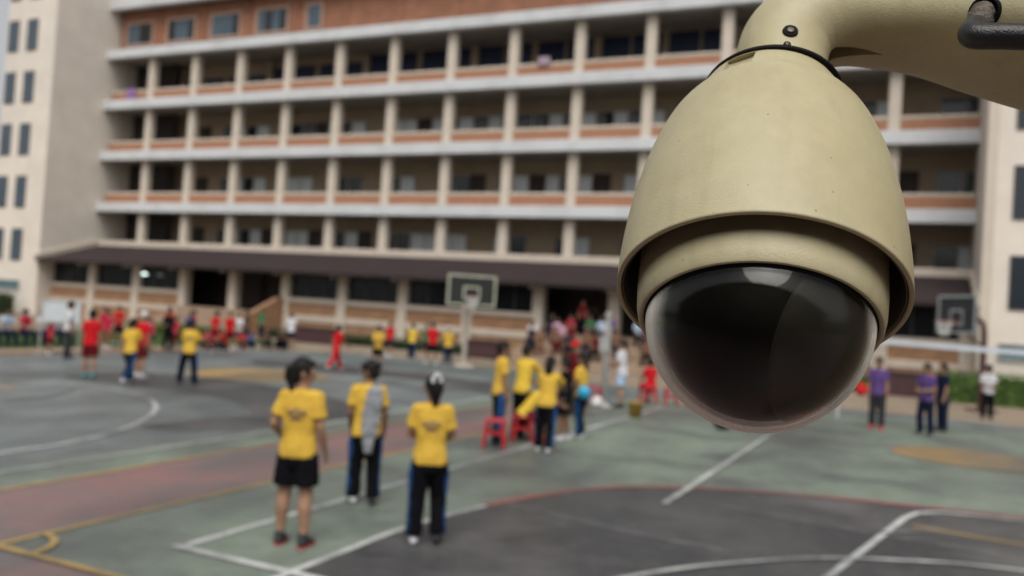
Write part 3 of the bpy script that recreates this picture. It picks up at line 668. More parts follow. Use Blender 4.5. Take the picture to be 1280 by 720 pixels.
def m_shirt(pose, long=False):
    J = skel(pose); mb = MB(); t = J['t']; P = J['P']
    T = [(-.035, .118, .086), (-.01, .116, .085), (.03, .112, .080), (.09, .099, .069), (.17, .102, .069), (.245, .110, .069), (.293, .096, .060), (.322, .056, .051), (.335, .045, .045)]
    if POSES[pose][0] > 20 or POSES[pose][1][0][0] > 60: T = [(-.03, .118, .092)]+T[1:]
    mb.loft([V(P+t*z) for z, a, b in T], [(S(a*.92), S(b*.96)) for z, a, b in T], 20, cap=False)
    for s, n in ((-1, 'L'), (1, 'R')):
        sh, e, w_ = J['sh'+n], J['el'+n], J['wr'+n]
        pts = [sh-Vector((s*.03, 0, -.002)), sh, sh.lerp(e, .4), sh.lerp(e, .72)]; rd = [.041, .042, .040, .043]
        if long: pts = pts[:3]+[e, e.lerp(w_, .5), e.lerp(w_, .92)]; rd = rd[:3]+[.036, .033, .027]
        mb.loft([V(p) for p in pts], [S(r) for r in rd], 14, cap=False)
    return folds(remesh(mb, .011, 'shirt', 3), .009, 9, hash(pose) % 50 if False else len(pose)*3.1)
def m_bottom(pose, kind):
    J = skel(pose); mb = MB(); t = J['t'].lerp(Vector((0, 0, 1)), .5).normalized(); P = J['P']
    T = [(-.090, .084, .070), (-.045, .102, .082), (.0, .101, .078), (.04, .086, .060), (.06, .076, .052)]
    mb.loft([V(P+t*z) for z, a, b in T], [(S(a*.95), S(b*.97)) for z, a, b in T], 18, cap=False)
    for s, n in ((-1, 'L'), (1, 'R')):
        h, k, a = J['hip'+n], J['knee'+n], J['ank'+n]
        if kind == 'shorts': mb.loft([V(h), V(h.lerp(k, .12)), V(h.lerp(k, .4)), V(h.lerp(k, .80))], [S(.054), S(.065), S(.068), S(.070)], 16, cap=False)
        else: mb.loft([V(h), V(h.lerp(k, .12)), V(h.lerp(k, .4)), V(k), V(k.lerp(a, .5)), V(k.lerp(a, .96))], [S(.054), S(.064), S(.061), S(.050), S(.047), S(.048)], 16, cap=False)
    return folds(remesh(mb, .011, 'trousers', 3), .007, 11, len(pose)*2.3)
def m_stripe(pose, n):
    J = skel(pose); mb = MB(); s = -1 if n == 'L' else 1; h, k, a = J['hip'+n], J['knee'+n], J['ank'+n]; o = Vector((s*.030, 0, 0))
    mb.loft([V(h.lerp(k, .13)+o*.8), V(h.lerp(k, .4)+o), V(k+o*.72), V(k.lerp(a, .5)+o*.7), V(k.lerp(a, .95)+o*.7)], [(S(.040), S(.042)), (S(.042), S(.042)), (S(.034), S(.034)), (S(.032), S(.034)), (S(.033), S(.036))], 12, cap=False)
    return mb.mesh('side_panel', True)
def m_shoe(pose, n, sole=False):
    J = skel(pose); mb = MB(); s = -1 if n == 'L' else 1; a = J['ank'+n]; z = a.z-.045
    f = lambda y, zz, x=0: V(Vector((a.x+s*x, a.y+y, z+zz)))
    if sole: mb.loft([f(-.036, .008), f(0, .007), f(.05, .007, .004), f(.10, .008, .010), f(.112, .010, .012)], [(S(.022), S(.008)), (S(.027), S(.0085)), (S(.032), S(.0085)), (S(.028), S(.008)), (S(.018), S(.006))], 12)
    else:
        mb.loft([f(-.030, .030), f(.0, .032), f(.045, .028, .004), f(.092, .020, .010), f(.106, .018, .012)], [(S(.023), S(.024)), (S(.028), S(.027)), (S(.031), S(.021)), (S(.028), S(.014)), (S(.017), S(.009))], 14)
        mb.loft([f(-.002, .035), f(-.004, .066)], [S(.027), S(.029)], 12)
    return mb.mesh('sole' if sole else 'shoe', True)
def m_hair(pose, st):
    J = skel(pose); mb = MB(); c = J['head']; M = J['HM']; hp = lambda x, y, z: V(c+M @ Vector((x, y, z)))
    if st == 'cap':
        mb.ell(hp(0, -.002, .026), (S(.060), S(.066), S(.056)), 16, 9, M); mb.loft([hp(0, .05, .028), hp(0, .085, .022), hp(0, .105, .017)], [(S(.045), S(.008)), (S(.042), S(.007)), (S(.03), S(.006))], 12, M @ Vector((1, 0, 0)))
    else:
        mb.ell(hp(0, -.012, .014), (S(.0585), S(.062), S(.067)), 18, 11, M); mb.ell(hp(0, -.030, -.022), (S(.049), S(.040), S(.050)), 14, 9, M)
        for s in (-1, 1): mb.ell(hp(s*.046, .004, .008), (S(.014), S(.028), S(.034)), 10, 7, M)
        mb.ell(hp(0, .034, .044), (S(.043), S(.026), S(.022)), 12, 7, M)
    if st == 'ponytail':
        dn = Vector((0, 0, -1)); b = hp(0, -.050, .012)/HH; q = b+(M @ Vector((0, -.020, 0)))
        for dx in (-.010, 0, .010): mb.loft([V(b), V(q+Vector((dx, 0, -.008))), V(q+dn*.05+Vector((dx*1.5, 0, 0))), V(q+dn*.10+M @ Vector((dx, .008, 0))), V(q+dn*.145+M @ Vector((dx*.5, .012, 0)))], [S(.030), S(.026), S(.023), S(.018), S(.007)], 9)
    elif st == 'bun': mb.ell(hp(0, -.076, .020), (S(.030), S(.027), S(.029)), 12, 8, M)
    elif st == 'long':
        b = hp(0, -.045, 0)/HH
        mb.loft([V(b), V(b+M @ Vector((0, -.012, 0))+Vector((0, 0, -.07))), V(b+M @ Vector((0, -.014, 0))+Vector((0, 0, -.16)))], [(S(.048), S(.03)), (S(.050), S(.024)), (S(.036), S(.014))], 12)
    return remesh(mb, .0085, 'hair', 2)
def m_face(pose):
    J = skel(pose); mb = MB(); c = J['head']; M = J['HM']; hp = lambda x, y, z: V(c+M @ Vector((x, y, z)))
    for s in (-1, 1):
        mb.cur = 0; mb.ell(hp(s*.021, .0545, .004), (S(.009), S(.005), S(.0055)), 8, 6, M)
        mb.cur = 1; mb.ell(hp(s*.021, .0592, .004), (S(.0042), S(.002), S(.0045)), 7, 5, M); mb.ell(hp(s*.021, .0565, .019), (S(.012), S(.004), S(.0028)), 7, 5, M)
    mb.cur = 2; mb.ell(hp(0, .0575, -.040), (S(.016), S(.006), S(.0055)), 9, 6, M)
    return mb.mesh('face_features', True)
def m_print(pose):
    """curved crest patch lying just off the back of the shirt"""
    J = skel(pose); t = J['t']; P = J['P']; mb = MB()
    def pt(x, z):
        x, z = x*1.25, .195+(z-.195)*1.5
        k = max(0, 1-(x/.099)**2)**.5; b = P+t*z; return V(b+Vector((x, -.0715*k, 0)))
    def patch(x0, x1, z0, z1, m_):
        n = 6; vs = [pt(x0+(x1-x0)*i/n, z) for z in (z0, z1) for i in range(n+1)]; mb.cur = m_; mb.add(vs, [(i, i+1, n+2+i, n+1+i) for i in range(n)])
    n = 18; mb.cur = 0; rg_ = [pt(.020*math.cos(2*math.pi*i/n), .205+.016*math.sin(2*math.pi*i/n)) for i in range(n)]
    rin = [pt(.012*math.cos(2*math.pi*i/n), .205+.009*math.sin(2*math.pi*i/n)) for i in range(n)]
    mb.add(rg_+rin, [(i, (i+1) % n, n+(i+1) % n, n+i) for i in range(n)]); mb.cur = 1; mb.add(rin, [tuple(range(n))])
    patch(-.042, -.023, .197, .213, 0); patch(.023, .042, .197, .213, 0); patch(-.030, .030, .180, .187, 0)
    me = mb.mesh('back_print', True)
    return evalmesh(me, [('SOLIDIFY', dict(thickness=.004, offset=0))], 'back_print')
PRM = [mat('print_plum', (.28, .17, .10), .8), mat('print_grey', (.44, .29, .09), .8)]
VIEW = yaw
GRP = 'pupils and staff on the sports ground'
def person(x, y, H, face, pose, top, bot, botm, shoe, hair, label, z=0., stripe=None, prt=False, hairm=None, long=False, skin=None, sole=None, group=GRP):
    """face: degrees turned from looking straight away from the camera, positive towards the left"""
    p = thing('person', label, 'person', (x, y, z), VIEW+R(face), group, H/HH)
    link(cached(('b', pose), lambda: m_body(pose)), 'body', skin or SKIN, p)
    link(cached(('f', pose), lambda: m_face(pose)), 'face_features', [EYEW, EYE, LIP], p)
    sh = link(cached(('s', pose, long), lambda: m_shirt(pose, long)), 'shirt', top, p)
    if prt: link(cached(('p', pose), lambda: m_print(pose)), 'back_print', PRM, sh)
    bo = link(cached((bot, pose), lambda: m_bottom(pose, bot)), 'shorts' if bot == 'shorts' else 'trousers', botm, p)
    if stripe:
        for n in 'LR': link(cached(('st', pose, n), lambda: m_stripe(pose, n)), 'side_panel', stripe, bo)
    for n in 'LR':
        so_ = link(cached(('sh', pose, n), lambda: m_shoe(pose, n)), 'shoe', shoe if not isinstance(shoe, tuple) else shoe[n == 'R'], p)
        if sole: link(cached(('so', pose, n), lambda: m_shoe(pose, n, True)), 'sole', sole, so_)
    h = link(cached(('h', pose, hair), lambda: m_hair(pose, hair)), 'cap' if hair == 'cap' else 'hair', hairm or HAIR, p)
    p['pose'] = pose
    return p
def headpt(pose, x, y, z): J = skel(pose); return V(J['head']+J['HM'] @ Vector((x, y, z)))
# the three girls nearest the camera
gA = person(-4.65, 5.98, 1.56, -8, 'turned', YEL, 'shorts', BLK, BSH, 'ponytail', 'girl in yellow polo and black shorts with red black shoes, standing on the white line', prt=True, skin=SKIN2, sole=RSH)
for n in 'LR':
    J = skel('turned'); a = J['ank'+n]; s = -1 if n == 'L' else 1
    mb = MB(); mb.loft([V(Vector((a.x+s*.012, a.y+.06, a.z-.026))), V(Vector((a.x+s*.016, a.y+.10, a.z-.028)))], [(S(.027), S(.016)), (S(.021), S(.012))], 10); mb.build('shoe_toe', RSH, gA, True)
gB = person(-5.07, 7.62, 1.46, 16, 'lookleft', YEL, 'trousers', BLK, (WSH, BSH), 'bun', 'girl in yellow carrying a grey jacket over her shoulder, between the two other near girls', stripe=BLU, skin=SKIN)
J = skel('lookleft'); mb = MB(); P = J['P']; t_ = J['t']
jp = [P+t_*.322+Vector((.052, -.02, 0)), P+t_*.29+Vector((.040, -.074, 0)), P+t_*.21+Vector((.026, -.084, 0)), P+t_*.11+Vector((.012, -.084, 0)), P+t_*.02+Vector((.004, -.096, 0)), P+t_*-.08+Vector((.0, -.098, 0)), P+t_*-.13+Vector((.002, -.096, 0))]
mb.loft([V(q) for q in jp], [(S(.034), S(.020)), (S(.052), S(.020)), (S(.062), S(.022)), (S(.060), S(.022)), (S(.050), S(.020)), (S(.036), S(.018)), (S(.024), S(.014))], 16)
jf = [P+t_*.325+Vector((.058, -.02, 0)), P+t_*.315+Vector((.064, .035, 0)), P+t_*.24+Vector((.060, .075, 0)), P+t_*.13+Vector((.056, .076, 0))]
mb.loft([V(q) for q in jf], [(S(.030), S(.020)), (S(.036), S(.020)), (S(.038), S(.018)), (S(.028), S(.014))], 12)
for i in range(4): mb.loft([V(q+Vector((dx_*f_, -.022, 0))) for q, f_ in zip(jp[1:], (1, 1.2, 1.2, 1, .7, .4)) for dx_ in ((-.036, -.012, .014, .038)[i],)], [S(.014)]*6, 8)
tag(link(folds(remesh(mb, .010, 'draped_jacket', 3), .022, 15, 4.4), 'draped_jacket', GRYC, None), 'grey knitted jacket slung over the shoulder of the bun haired girl', 'jacket')
o = bpy.data.objects['draped_jacket']; o.location = gB.location; o.rotation_euler = gB.rotation_euler; o.scale = gB.scale
gC = person(-3.79, 6.71, 1.46, 4, 'folded', YEL, 'trousers', BLK, (WSH, BSH), 'ponytail', 'girl in yellow polo and long black trousers with a white hair band on the court', stripe=BLU, prt=True, skin=SKIN)
n = 14; c_ = headpt('folded', 0, -.070, .030); Mh = skel('folded')['HM']; mb = MB()
for i in range(n): 
    a = 2*math.pi*i/n; mb.ell(c_+Mh @ Vector((S(.026)*math.cos(a), 0, S(.026)*math.sin(a))), (S(.012),)*3, 8, 6)
mb.ell(c_+Mh @ Vector((0, -S(.01), S(.028))), (S(.022), S(.014), S(.018)), 10, 7)
link(remesh(mb, .007, 'hair_band', 2), 'hair_band', WSH, gC)
# group round the red stools
person(-5.8, 12.35, 1.58, -75, 'stand', YEL, 'trousers', BLK, BSH, 'short', 'pupil in yellow seen from the side standing behind the foremost red stool', stripe=BLU)
person(-5.75, 13.1, 1.54, -40, 'reach', YEL2, 'trousers', BLK, BSH, 'short', 'pupil in yellow reaching forward, half hidden behind the bending child')
person(-5.55, 12.72, 1.36, -70, 'bent', YEL2, 'shorts', DRED, RSH, 'bun', 'child in yellow bending forward on a red stool')
person(-4.9, 12.1, 1.42, -20, 'reach', YEL, 'trousers', BLK, WSH, 'long', 'girl in yellow with wide blue trouser panels and white shoes beside the stools', stripe=BLU)
person(-5.1, 13.35, 1.36, 60, 'stand', BLK, 'shorts', BLK, WSH, 'short', 'pupil in black top and shorts between two yellow shirted girls')
person(-5.0, 13.9, 1.43, 60, 'folded', YEL, 'trousers', BLK, WSH, 'long', 'long haired girl in yellow facing the group, a cyan ball at her hip', stripe=BLU)
tag(MB().ell((-4.88, 13.66, .80), (.115,)*3, 18, 12).build('ball', mat('cyan_rubber', (.02, .36, .60), .4), None, True), 'bright cyan ball held at the hip of the long haired girl', 'ball')
person(-6.27, 16.9, 1.52, 150, 'stand', DRED, 'trousers', CHA, BSH, 'cap', 'person in a bright red cap standing behind the yellow group', hairm=REDC)
person(-6.0, 19.3, 1.55, 60, 'folded', WHT, 'shorts', LBL, BSH, 'short', 'man in white shirt and pale blue shorts beside the pale pole', skin=SKIN2)
person(-5.75, 20.9, 1.36, 20, 'seated', REDC, 'shorts', REDC, RSH, 'short', 'child in red seated on a red stool with back turned')
# right of the security camera
person(-.62, 20.6, 1.55, 150, 'stand', PUR, 'trousers', CHA, RSH, 'short', 'woman in purple shirt and red shoes holding a red bag')
bag(-.95, 20.5, .70, .27, 'red bag held beside the woman in red shoes', clothm('red_bag', (.45, .02, .02)), rz=30)
person(.34, 20.5, 1.5, 120, 'folded', PUR, 'trousers', NAV, BSH, 'short', 'person in purple shirt standing shoulder to shoulder with a companion in navy')
person(.68, 21.6, 1.5, 100, 'stand', NAV, 'trousers', NAV, BSH, 'short', 'person all in navy close behind the purple shirted companion')
person(1.87, 26.1, 1.42, 160, 'folded', WHT, 'trousers', BLK, BSH, 'cap', 'person in white shirt and navy cap before the bright hedge', hairm=NAV)
# left side
person(-16.39, 13.6, 1.5, 10, 'stand', REDC, 'shorts', DRED, TSH, 'short', 'pupil in red shirt and dark red shorts with teal shoes', skin=SKIN2)
person(-15.12, 13.55, 1.42, -10, 'walk', YEL, 'trousers', NAV, WSH, 'short', 'pupil in yellow and navy trousers walking beside the red shirt with white cap', stripe=BLU)
person(-15.9, 14.55, 1.5, -20, 'stand', REDC, 'shorts', DRED, WSH, 'cap', 'pupil in red wearing a white cap and white shoes', hairm=WSH, skin=SKIN2)
person(-14.5, 14.6, 1.42, 0, 'wide', YEL, 'trousers', BLK, NAV, 'short', 'pupil in yellow standing with legs wide apart near the yellow circle', stripe=BLU, prt=True)
person(-20.89, 16.6, 1.55, -60, 'stand', WHT, 'trousers', CHA, BSH, 'short', 'adult in white shirt and charcoal trousers in front of the notice board')
person(-22.0, 16.9, 1.0, -30, 'stand', CRIM, 'shorts', DRED, WSH, 'short', 'small child in crimson beside the notice board legs')
person(-23.6, 20.2, 1.2, 180, 'stand', CRIM, 'shorts', BRN, WSH, 'short', 'child in crimson facing the court from the grass edge, red shirt nearest the tower')
person(-22.32, 21.5, 1.38, 170, 'folded', BLK, 'trousers', BLK, BSH, 'short', 'adult dressed all in black at the court edge', long=True)
person(-22.8, 21.2, 1.05, 200, 'stand', CRIM, 'shorts', NAV, WSH, 'short', 'small child in crimson on the left of the adult in black')
person(-22.6, 22.1, 1.12, 150, 'stand', CRIM, 'shorts', DRED, WSH, 'short', 'small child in crimson on the right of the adult in black')
person(-24.5, 23.6, 1.4, 170, 'stand', REDC, 'shorts', NAV, WSH, 'short', 'pupil in red looking over the head of the adult in black')
person(-24.0, 24.1, 1.25, 190, 'stand', BLUS, 'shorts', NAV, WSH, 'short', 'pupil in bright blue shirt behind the wide legged yellow pupil')
person(-22.2, 23.5, 1.35, 160, 'folded', REDC, 'shorts', BLK, WSH, 'short', 'pupil in red with folded arms, first of a close red pair')
person(-22.1, 24.1, 1.35, 200, 'stand', REDC, 'shorts', DRED, WSH, 'short', 'pupil in red and dark red shorts, second of a close red pair', skin=SKIN2)
person(-21.4, 22.6, 1.3, 150, 'crouch', CRIM, 'shorts', NAV, WSH, 'short', 'child in crimson squatting before the close red pair')
person(-21.4, 24.1, 1.25, 170, 'crouch', REDC, 'shorts', NAV, WSH, 'short', 'child in red and navy squatting alone at the court edge')
person(-22.2, 27.6, 1.38, 10, 'stand', WHT, 'shorts', NAV, BSH, 'short', 'pupil in white shirt and navy shorts by the dark maroon planter')
person(-21.8, 25.9, 1.2, 160, 'crouch', CHA, 'trousers', CHA, BSH, 'short', 'child in charcoal squatting on the grass below the stair wall')
person(-21.75, 26.4, 1.2, 200, 'crouch', BLK, 'trousers', NAV, BSH, 'bun', 'bun haired child in black squatting among dark clothed children')
person(-21.9, 26.95, 1.15, 170, 'crouch', NAV, 'trousers', NAV, BSH, 'long', 'long haired child in navy squatting among dark clothed children')
person(-26.6, 31.0, 1.4, 150, 'stand', GRN, 'trousers', NAV, BSH, 'short', 'person in green shirt at the foot of the steps with the sloping side wall')
# across the middle
person(-15.2, 21.0, 1.36, -50, 'walk', REDC, 'trousers', REDC, WSH, 'short', 'child all in red walking in white shoes across the court')
person(-14.82, 22.6, 1.34, 180, 'folded', YEL, 'shorts', BLK, WSH, 'short', 'pupil in yellow and black shorts facing the camera from the far court', prt=False)
person(-18.0, 28.2, 1.34, -30, 'stand', REDC, 'shorts', NAV, WSH, 'short', 'pupil in red and navy shorts behind the pupil in black shorts')
person(-16.7, 27.7, 1.33, -20, 'stand', YEL2, 'trousers', NAV, WSH, 'short', 'pupil in pale yellow left of the green shirted one', stripe=BLU)
person(-17.2, 29.6, 1.3, 170, 'stand', GRN, 'shorts', NAV, WSH, 'short', 'pupil in green between a pale yellow and a red shirt')
person(-15.1, 26.4, 1.48, 10, 'wide', REDC, 'shorts', BLK, WSH, 'short', 'pupil in red and black shorts below the framed basketball board')
person(-14.63, 26.7, 1.36, 10, 'stand', YEL, 'trousers', NAV, WSH, 'cap', 'pupil in yellow with a white cap below the framed basketball board', stripe=BLU, hairm=WSH)
more = ((-24.6, 20.9, 1.3, CRIM, NAV, 'stand', 'pupil in crimson and navy standing on the grass beyond the child nearest the tower'), (-25.2, 22.0, 1.35, REDC, BLK, 'folded', 'pupil in red with folded arms on the grass, behind the adult in black'),
  (-24.9, 25.2, 1.3, CRIM, DRED, 'stand', 'pupil in crimson on the grass behind the close red pair'), (-23.2, 24.6, 1.35, REDC, NAV, 'stand', 'pupil in red squeezed in behind the close red pair'), (-23.0, 25.6, 1.3, WHT, NAV, 'folded', 'pupil in white and navy behind the close red pair'),
  (-21.9, 22.9, 1.25, CRIM, BLK, 'crouch', 'child in crimson and black squatting beside another in crimson'), (-21.6, 23.4, 1.25, REDC, CHA, 'crouch', 'child in red and charcoal squatting at the feet of the close red pair'), (-22.3, 20.6, 1.1, PNK, NAV, 'stand', 'small child in pink on the court edge left of the crimson children'),
  (-22.6, 22.7, 1.2, NAV, NAV, 'stand', 'small child in navy between the adult in black and the red pair'), (-23.4, 26.4, 1.4, CHA, BLK, 'stand', 'person in charcoal standing on the grass before the sloping stair wall'), (-21.9, 25.1, 1.15, BLUS, NAV, 'crouch', 'child in bright blue squatting at the end of the dark clothed children'))
for (x, y, H, mt, bt, ps, lb) in more: person(x, y, H, 150+rw.uniform(-30, 50), ps, mt, 'shorts' if ps != 'crouch' else 'trousers', bt, WSH, 'short', lb)
# seated children in pale blue on the long bench
for i, (yy, mt, lb) in enumerate(((17.2, LBL, 'child in pale blue on the dark bench, farthest from the notice board'), (17.75, LBL, 'child in pale blue on the dark bench, second from its far end'), (18.35, CRIM, 'child in crimson on the dark bench between pale blue and white shirts'), (18.95, WHT, 'child in white on the dark bench between crimson and pale blue shirts'), (19.55, LBL, 'child in pale blue at the end of the dark bench nearest the notice board'))):
    person(-25.1, yy, 1.42, 245, 'seated', mt, 'trousers', NAV, BSH, 'short', lb)
# people sitting and standing on the wide steps
STP = lambda y: max(0, 1.2-.15*int((YG-.18-y)/.55))
for (x, y, H, ps, mt, bt, lb, kw) in (
  (-14.15, 32.9, 1.4, 'seated', WHT, NAV, 'child in white sitting on the steps next to the brick stair wall', {}),
  (-13.7, 33.9, 1.4, 'seated', NAV, NAV, 'child in navy sitting on the upper steps behind the white shirt', {}),
  (-13.25, 33.4, 1.4, 'seated', PNK, NAV, 'child in pink sitting on the steps, hair loose', dict(hair='long')),
  (-12.85, 32.9, 1.4, 'seated', PNK, BLK, 'child in pink sitting one step lower than the loose haired one', {}),
  (-12.55, 34.4, 1.45, 'stand', DRED, BLK, 'pupil in dark red standing at the top of the wide steps', {}),
  (-11.95, 33.7, 1.4, 'seated', GRN, NAV, 'child in green sitting on the wide steps', {}),
  (-11.5, 33.8, 1.4, 'seated', LBL, NAV, 'child in pale blue sitting next to green on the wide steps', {}),
  (-11.2, 34.2, 1.4, 'seated', PUR, NAV, 'child in purple sitting high on the wide steps by the column', {}),
  (-13.3, 31.8, 1.35, 'seated', BRN, BRN, 'child in brown sitting low on the steps, nearest the brick stair wall', {}),
  (-12.7, 31.9, 1.35, 'seated', BRN, DRED, 'child in brown and dark red trousers sitting low on the steps', {}),
  (-12.1, 31.6, 1.35, 'seated', CHA, BLK, 'child in charcoal sitting low on the steps', {}),
  (-11.4, 31.9, 1.35, 'seated', BRN, NAV, 'bun haired child in brown sitting low on the steps near the pole', dict(hair='bun')),
  (-10.4, 32.3, 1.35, 'seated', BRN, CHA, 'child in brown and charcoal sitting behind the man in white', {}),
  (-9.3, 33.0, 1.4, 'seated', PUR, NAV, 'child in purple sitting on the steps right of the column', {}),
  (-13.9, 32.3, 1.35, 'seated', CHA, NAV, 'child in charcoal sitting in front of the white shirt on the steps', {}), (-12.9, 34.0, 1.4, 'seated', CRIM, NAV, 'child in crimson sitting high on the steps between pink and dark red', {}),
  (-12.4, 32.8, 1.4, 'seated', DRED, NAV, 'child in dark red sitting mid way up the wide steps', {}), (-11.7, 32.8, 1.35, 'seated', NAV, BRN, 'child in navy with brown trousers sitting mid way up the steps', {}), (-11.0, 33.0, 1.4, 'seated', WHT, BLK, 'child in white and black sitting on the steps just behind the pole', {}),
  (-10.9, 31.5, 1.35, 'seated', DRED, BLK, 'child in dark red and black sitting low behind the pole', {}), (-9.8, 31.7, 1.35, 'seated', CHA, NAV, 'child in charcoal and navy sitting low behind the man in white', {}), (-10.0, 33.9, 1.45, 'seated', LBL, BLK, 'child in pale blue and black sitting high beside the column', {}),
  (-8.9, 31.6, 1.35, 'seated', BRN, BLK, 'child in brown and black sitting at the open end of the wide steps', {})):
    zst = STP(y) if ps == 'stand' else max(0, STP(y)-.02)
    # a seated figure's seat is .4 m above its feet: two treads down
    zz = zst if ps == 'stand' else STP(y-.3)
    person(x, y if ps == 'stand' else y, H, 180+rw.uniform(-25, 25), ps, mt, 'trousers', bt, BSH, kw.get('hair', 'short'), lb, z=zz)

# ------------------------------------------------------------------ the security camera close to the lens
PAINT = mat('camera_paint', (.465, .415, .255), .50, .035, 55, 0)
def paint_setup(M):
    n = M.node_tree; L = n.links; b = n.nodes['Principled BSDF']; tc = n.nodes['Texture Coordinate']
    src = b.inputs['Base Color'].links[0].from_socket
    big = n.nodes.new('ShaderNodeTexNoise'); big.inputs['Scale'].default_value = 14; big.inputs['Detail'].default_value = 5; L.new(tc.outputs['Object'], big.inputs['Vector'])
    m1 = n.nodes.new('ShaderNodeMix'); m1.data_type = 'RGBA'; m1.inputs['B'].default_value = (.385, .315, .165, 1)
    r1 = n.nodes.new('ShaderNodeMapRange'); r1.inputs['From Min'].default_value = .45; r1.inputs['From Max'].default_value = .75; r1.inputs['To Max'].default_value = .3
    L.new(big.outputs[0], r1.inputs['Value']); L.new(r1.outputs[0], m1.inputs['Factor']); L.new(src, m1.inputs['A'])
    mp = n.nodes.new('ShaderNodeMapping'); mp.inputs['Scale'].default_value = (75, 75, 5); L.new(tc.outputs['Object'], mp.inputs[0])        # faint runs of grime down the shell
    st = n.nodes.new('ShaderNodeTexNoise'); st.inputs['Scale'].default_value = 1; st.inputs['Detail'].default_value = 6; L.new(mp.outputs[0], st.inputs['Vector'])
    r3 = n.nodes.new('ShaderNodeMapRange'); r3.inputs['From Min'].default_value = .55; r3.inputs['From Max'].default_value = .8; r3.inputs['To Max'].default_value = .3; L.new(st.outputs[0], r3.inputs['Value'])
    m3 = n.nodes.new('ShaderNodeMix'); m3.data_type = 'RGBA'; m3.inputs['B'].default_value = (.27, .215, .12, 1); L.new(r3.outputs[0], m3.inputs['Factor']); L.new(m1.outputs['Result'], m3.inputs['A']); m1 = m3
    vo = n.nodes.new('ShaderNodeTexVoronoi'); vo.inputs['Scale'].default_value = 95; L.new(tc.outputs['Object'], vo.inputs['Vector'])
    wn = n.nodes.new('ShaderNodeSeparateColor'); L.new(vo.outputs['Color'], wn.inputs[0])
    lt = n.nodes.new('ShaderNodeMath'); lt.operation = 'LESS_THAN'; lt.inputs[1].default_value = .07; L.new(vo.outputs['Distance'], lt.inputs[0])
    gt = n.nodes.new('ShaderNodeMath'); gt.operation = 'LESS_THAN'; gt.inputs[1].default_value = .2; L.new(wn.outputs[0], gt.inputs[0])
    an = n.nodes.new('ShaderNodeMath'); an.operation = 'MULTIPLY'; L.new(lt.outputs[0], an.inputs[0]); L.new(gt.outputs[0], an.inputs[1])
    sc_ = n.nodes.new('ShaderNodeMath'); sc_.operation = 'MULTIPLY'; sc_.inputs[1].default_value = .7; L.new(an.outputs[0], sc_.inputs[0])
    m2 = n.nodes.new('ShaderNodeMix'); m2.data_type = 'RGBA'; m2.inputs['B'].default_value = (.10, .07, .04, 1)
    L.new(sc_.outputs[0], m2.inputs['Factor']); L.new(m1.outputs['Result'], m2.inputs['A']); L.new(m2.outputs['Result'], b.inputs['Base Color'])
    nb = n.nodes.new('ShaderNodeTexNoise'); nb.inputs['Scale'].default_value = 640; nb.inputs['Detail'].default_value = 3; L.new(tc.outputs['Object'], nb.inputs['Vector'])
    bp = n.nodes.new('ShaderNodeBump'); bp.inputs['Strength'].default_value = .45; bp.inputs['Distance'].default_value = .0007
    L.new(nb.outputs[0], bp.inputs['Height']); L.new(bp.outputs[0], b.inputs['Normal'])
paint_setup(PAINT)
INNER_SHADE = mat('camera_inner_shade', (.12, .105, .075), .7, .1, 40)  # shadow inside the housing, put into a darker colour than the shell
RUB = mat('black_rubber', (.005, .005, .006), .7, .2, 120, spec=.2)
STEEL = mat('weathered_steel', (.09, .08, .065), .45, .3, 300, metal=.9)
cctv = thing('security_camera', 'large cream dome security camera hanging on its arm close to the viewer', 'security camera')
CM = Matrix(((0.987761, -0.130237, -0.085829), (0.155882, 0.843273, 0.514385), (0.005385, -0.521468, 0.853254))).to_4x4()
CM.translation = Vector((-0.105368, 0.667035, 2.118493)); cctv.matrix_world = CM
N = 160
def dense(P, k=6):
    """smooth a (r, z) profile"""
    return [tuple(v) for v in crom(P, k)]
outer = dense([(.1060, .0), (.1063, .015), (.1062, .03), (.1045, .06), (.1010, .09), (.0955, .12), (.0870, .15), (.0780, .170), (.0664, .1855)], 6)
inner = [(r-.0035, z) for r, z in outer][::-1]
mb = MB(); mb.cur = 0; mb.lathe(outer+[inner[0]], N); MBi = MB()
sh_ = MB(); sh_.lathe([(.1052, -.0006)]+outer+inner+[(.1030, -.0006)], N, closed=True)
sh_.build('housing', PAINT, cctv, True)
MB().lathe([(r-.0008, z+.0012) for r, z in inner[::-1][:-6]]+[(r-.0016, z+.0012) for r, z in inner[6:]], N, closed=True).build('inner_shade_lining', INNER_SHADE, cctv, True)  # thin lining added to carry the painted shade
co = dense([(.0654, .1866), (.0630, .1935), (.0600, .2015), (.0570, .2078)], 4)
collar = MB(); collar.lathe(co+[(.05, .2078), (.05, .1866)], N, closed=True)
cme = collar.mesh('collar', True)
cutm = MB(); an = math.radians(-113); Mz = Matrix.Rotation(an, 4, 'Z'); cutm.box(.0535, .075, -.0135, .0115, .1868, .2062, Mz)
cut = bpy.data.objects.new('cutter', cutm.mesh('cutter')); C.objects.link(cut)
cme = evalmesh(cme, [('BOOLEAN', dict(operation='DIFFERENCE', object=cut, solver='EXACT'))], 'collar'); bpy.data.objects.remove(cut)
def autosmooth(me, deg):
    b = bmesh.new(); b.from_mesh(me)
    for e in b.edges: e.smooth = len(e.link_faces) == 2 and e.calc_face_angle(0) < R(deg)
    b.to_mesh(me); b.free(); me.polygons.foreach_set('use_smooth', [True]*len(me.polygons))
autosmooth(cme, 30); link(cme, 'collar', PAINT, cctv)
MB().lathe([(.05, .2079), (.0586, .2079), (.0594, .2087), (.0594, .2110), (.0586, .2118), (.05, .2118)], N, (.002, 0, 0), True).build('gasket', RUB, cctv, True)
MB().lathe([(.03, .2119), (.0480, .2119), (.0486, .2126), (.0480, .2225), (.0468, .2238), (.03, .2238)], N, (.006, 0, 0), True).build('mounting_flange', PAINT, cctv, True)
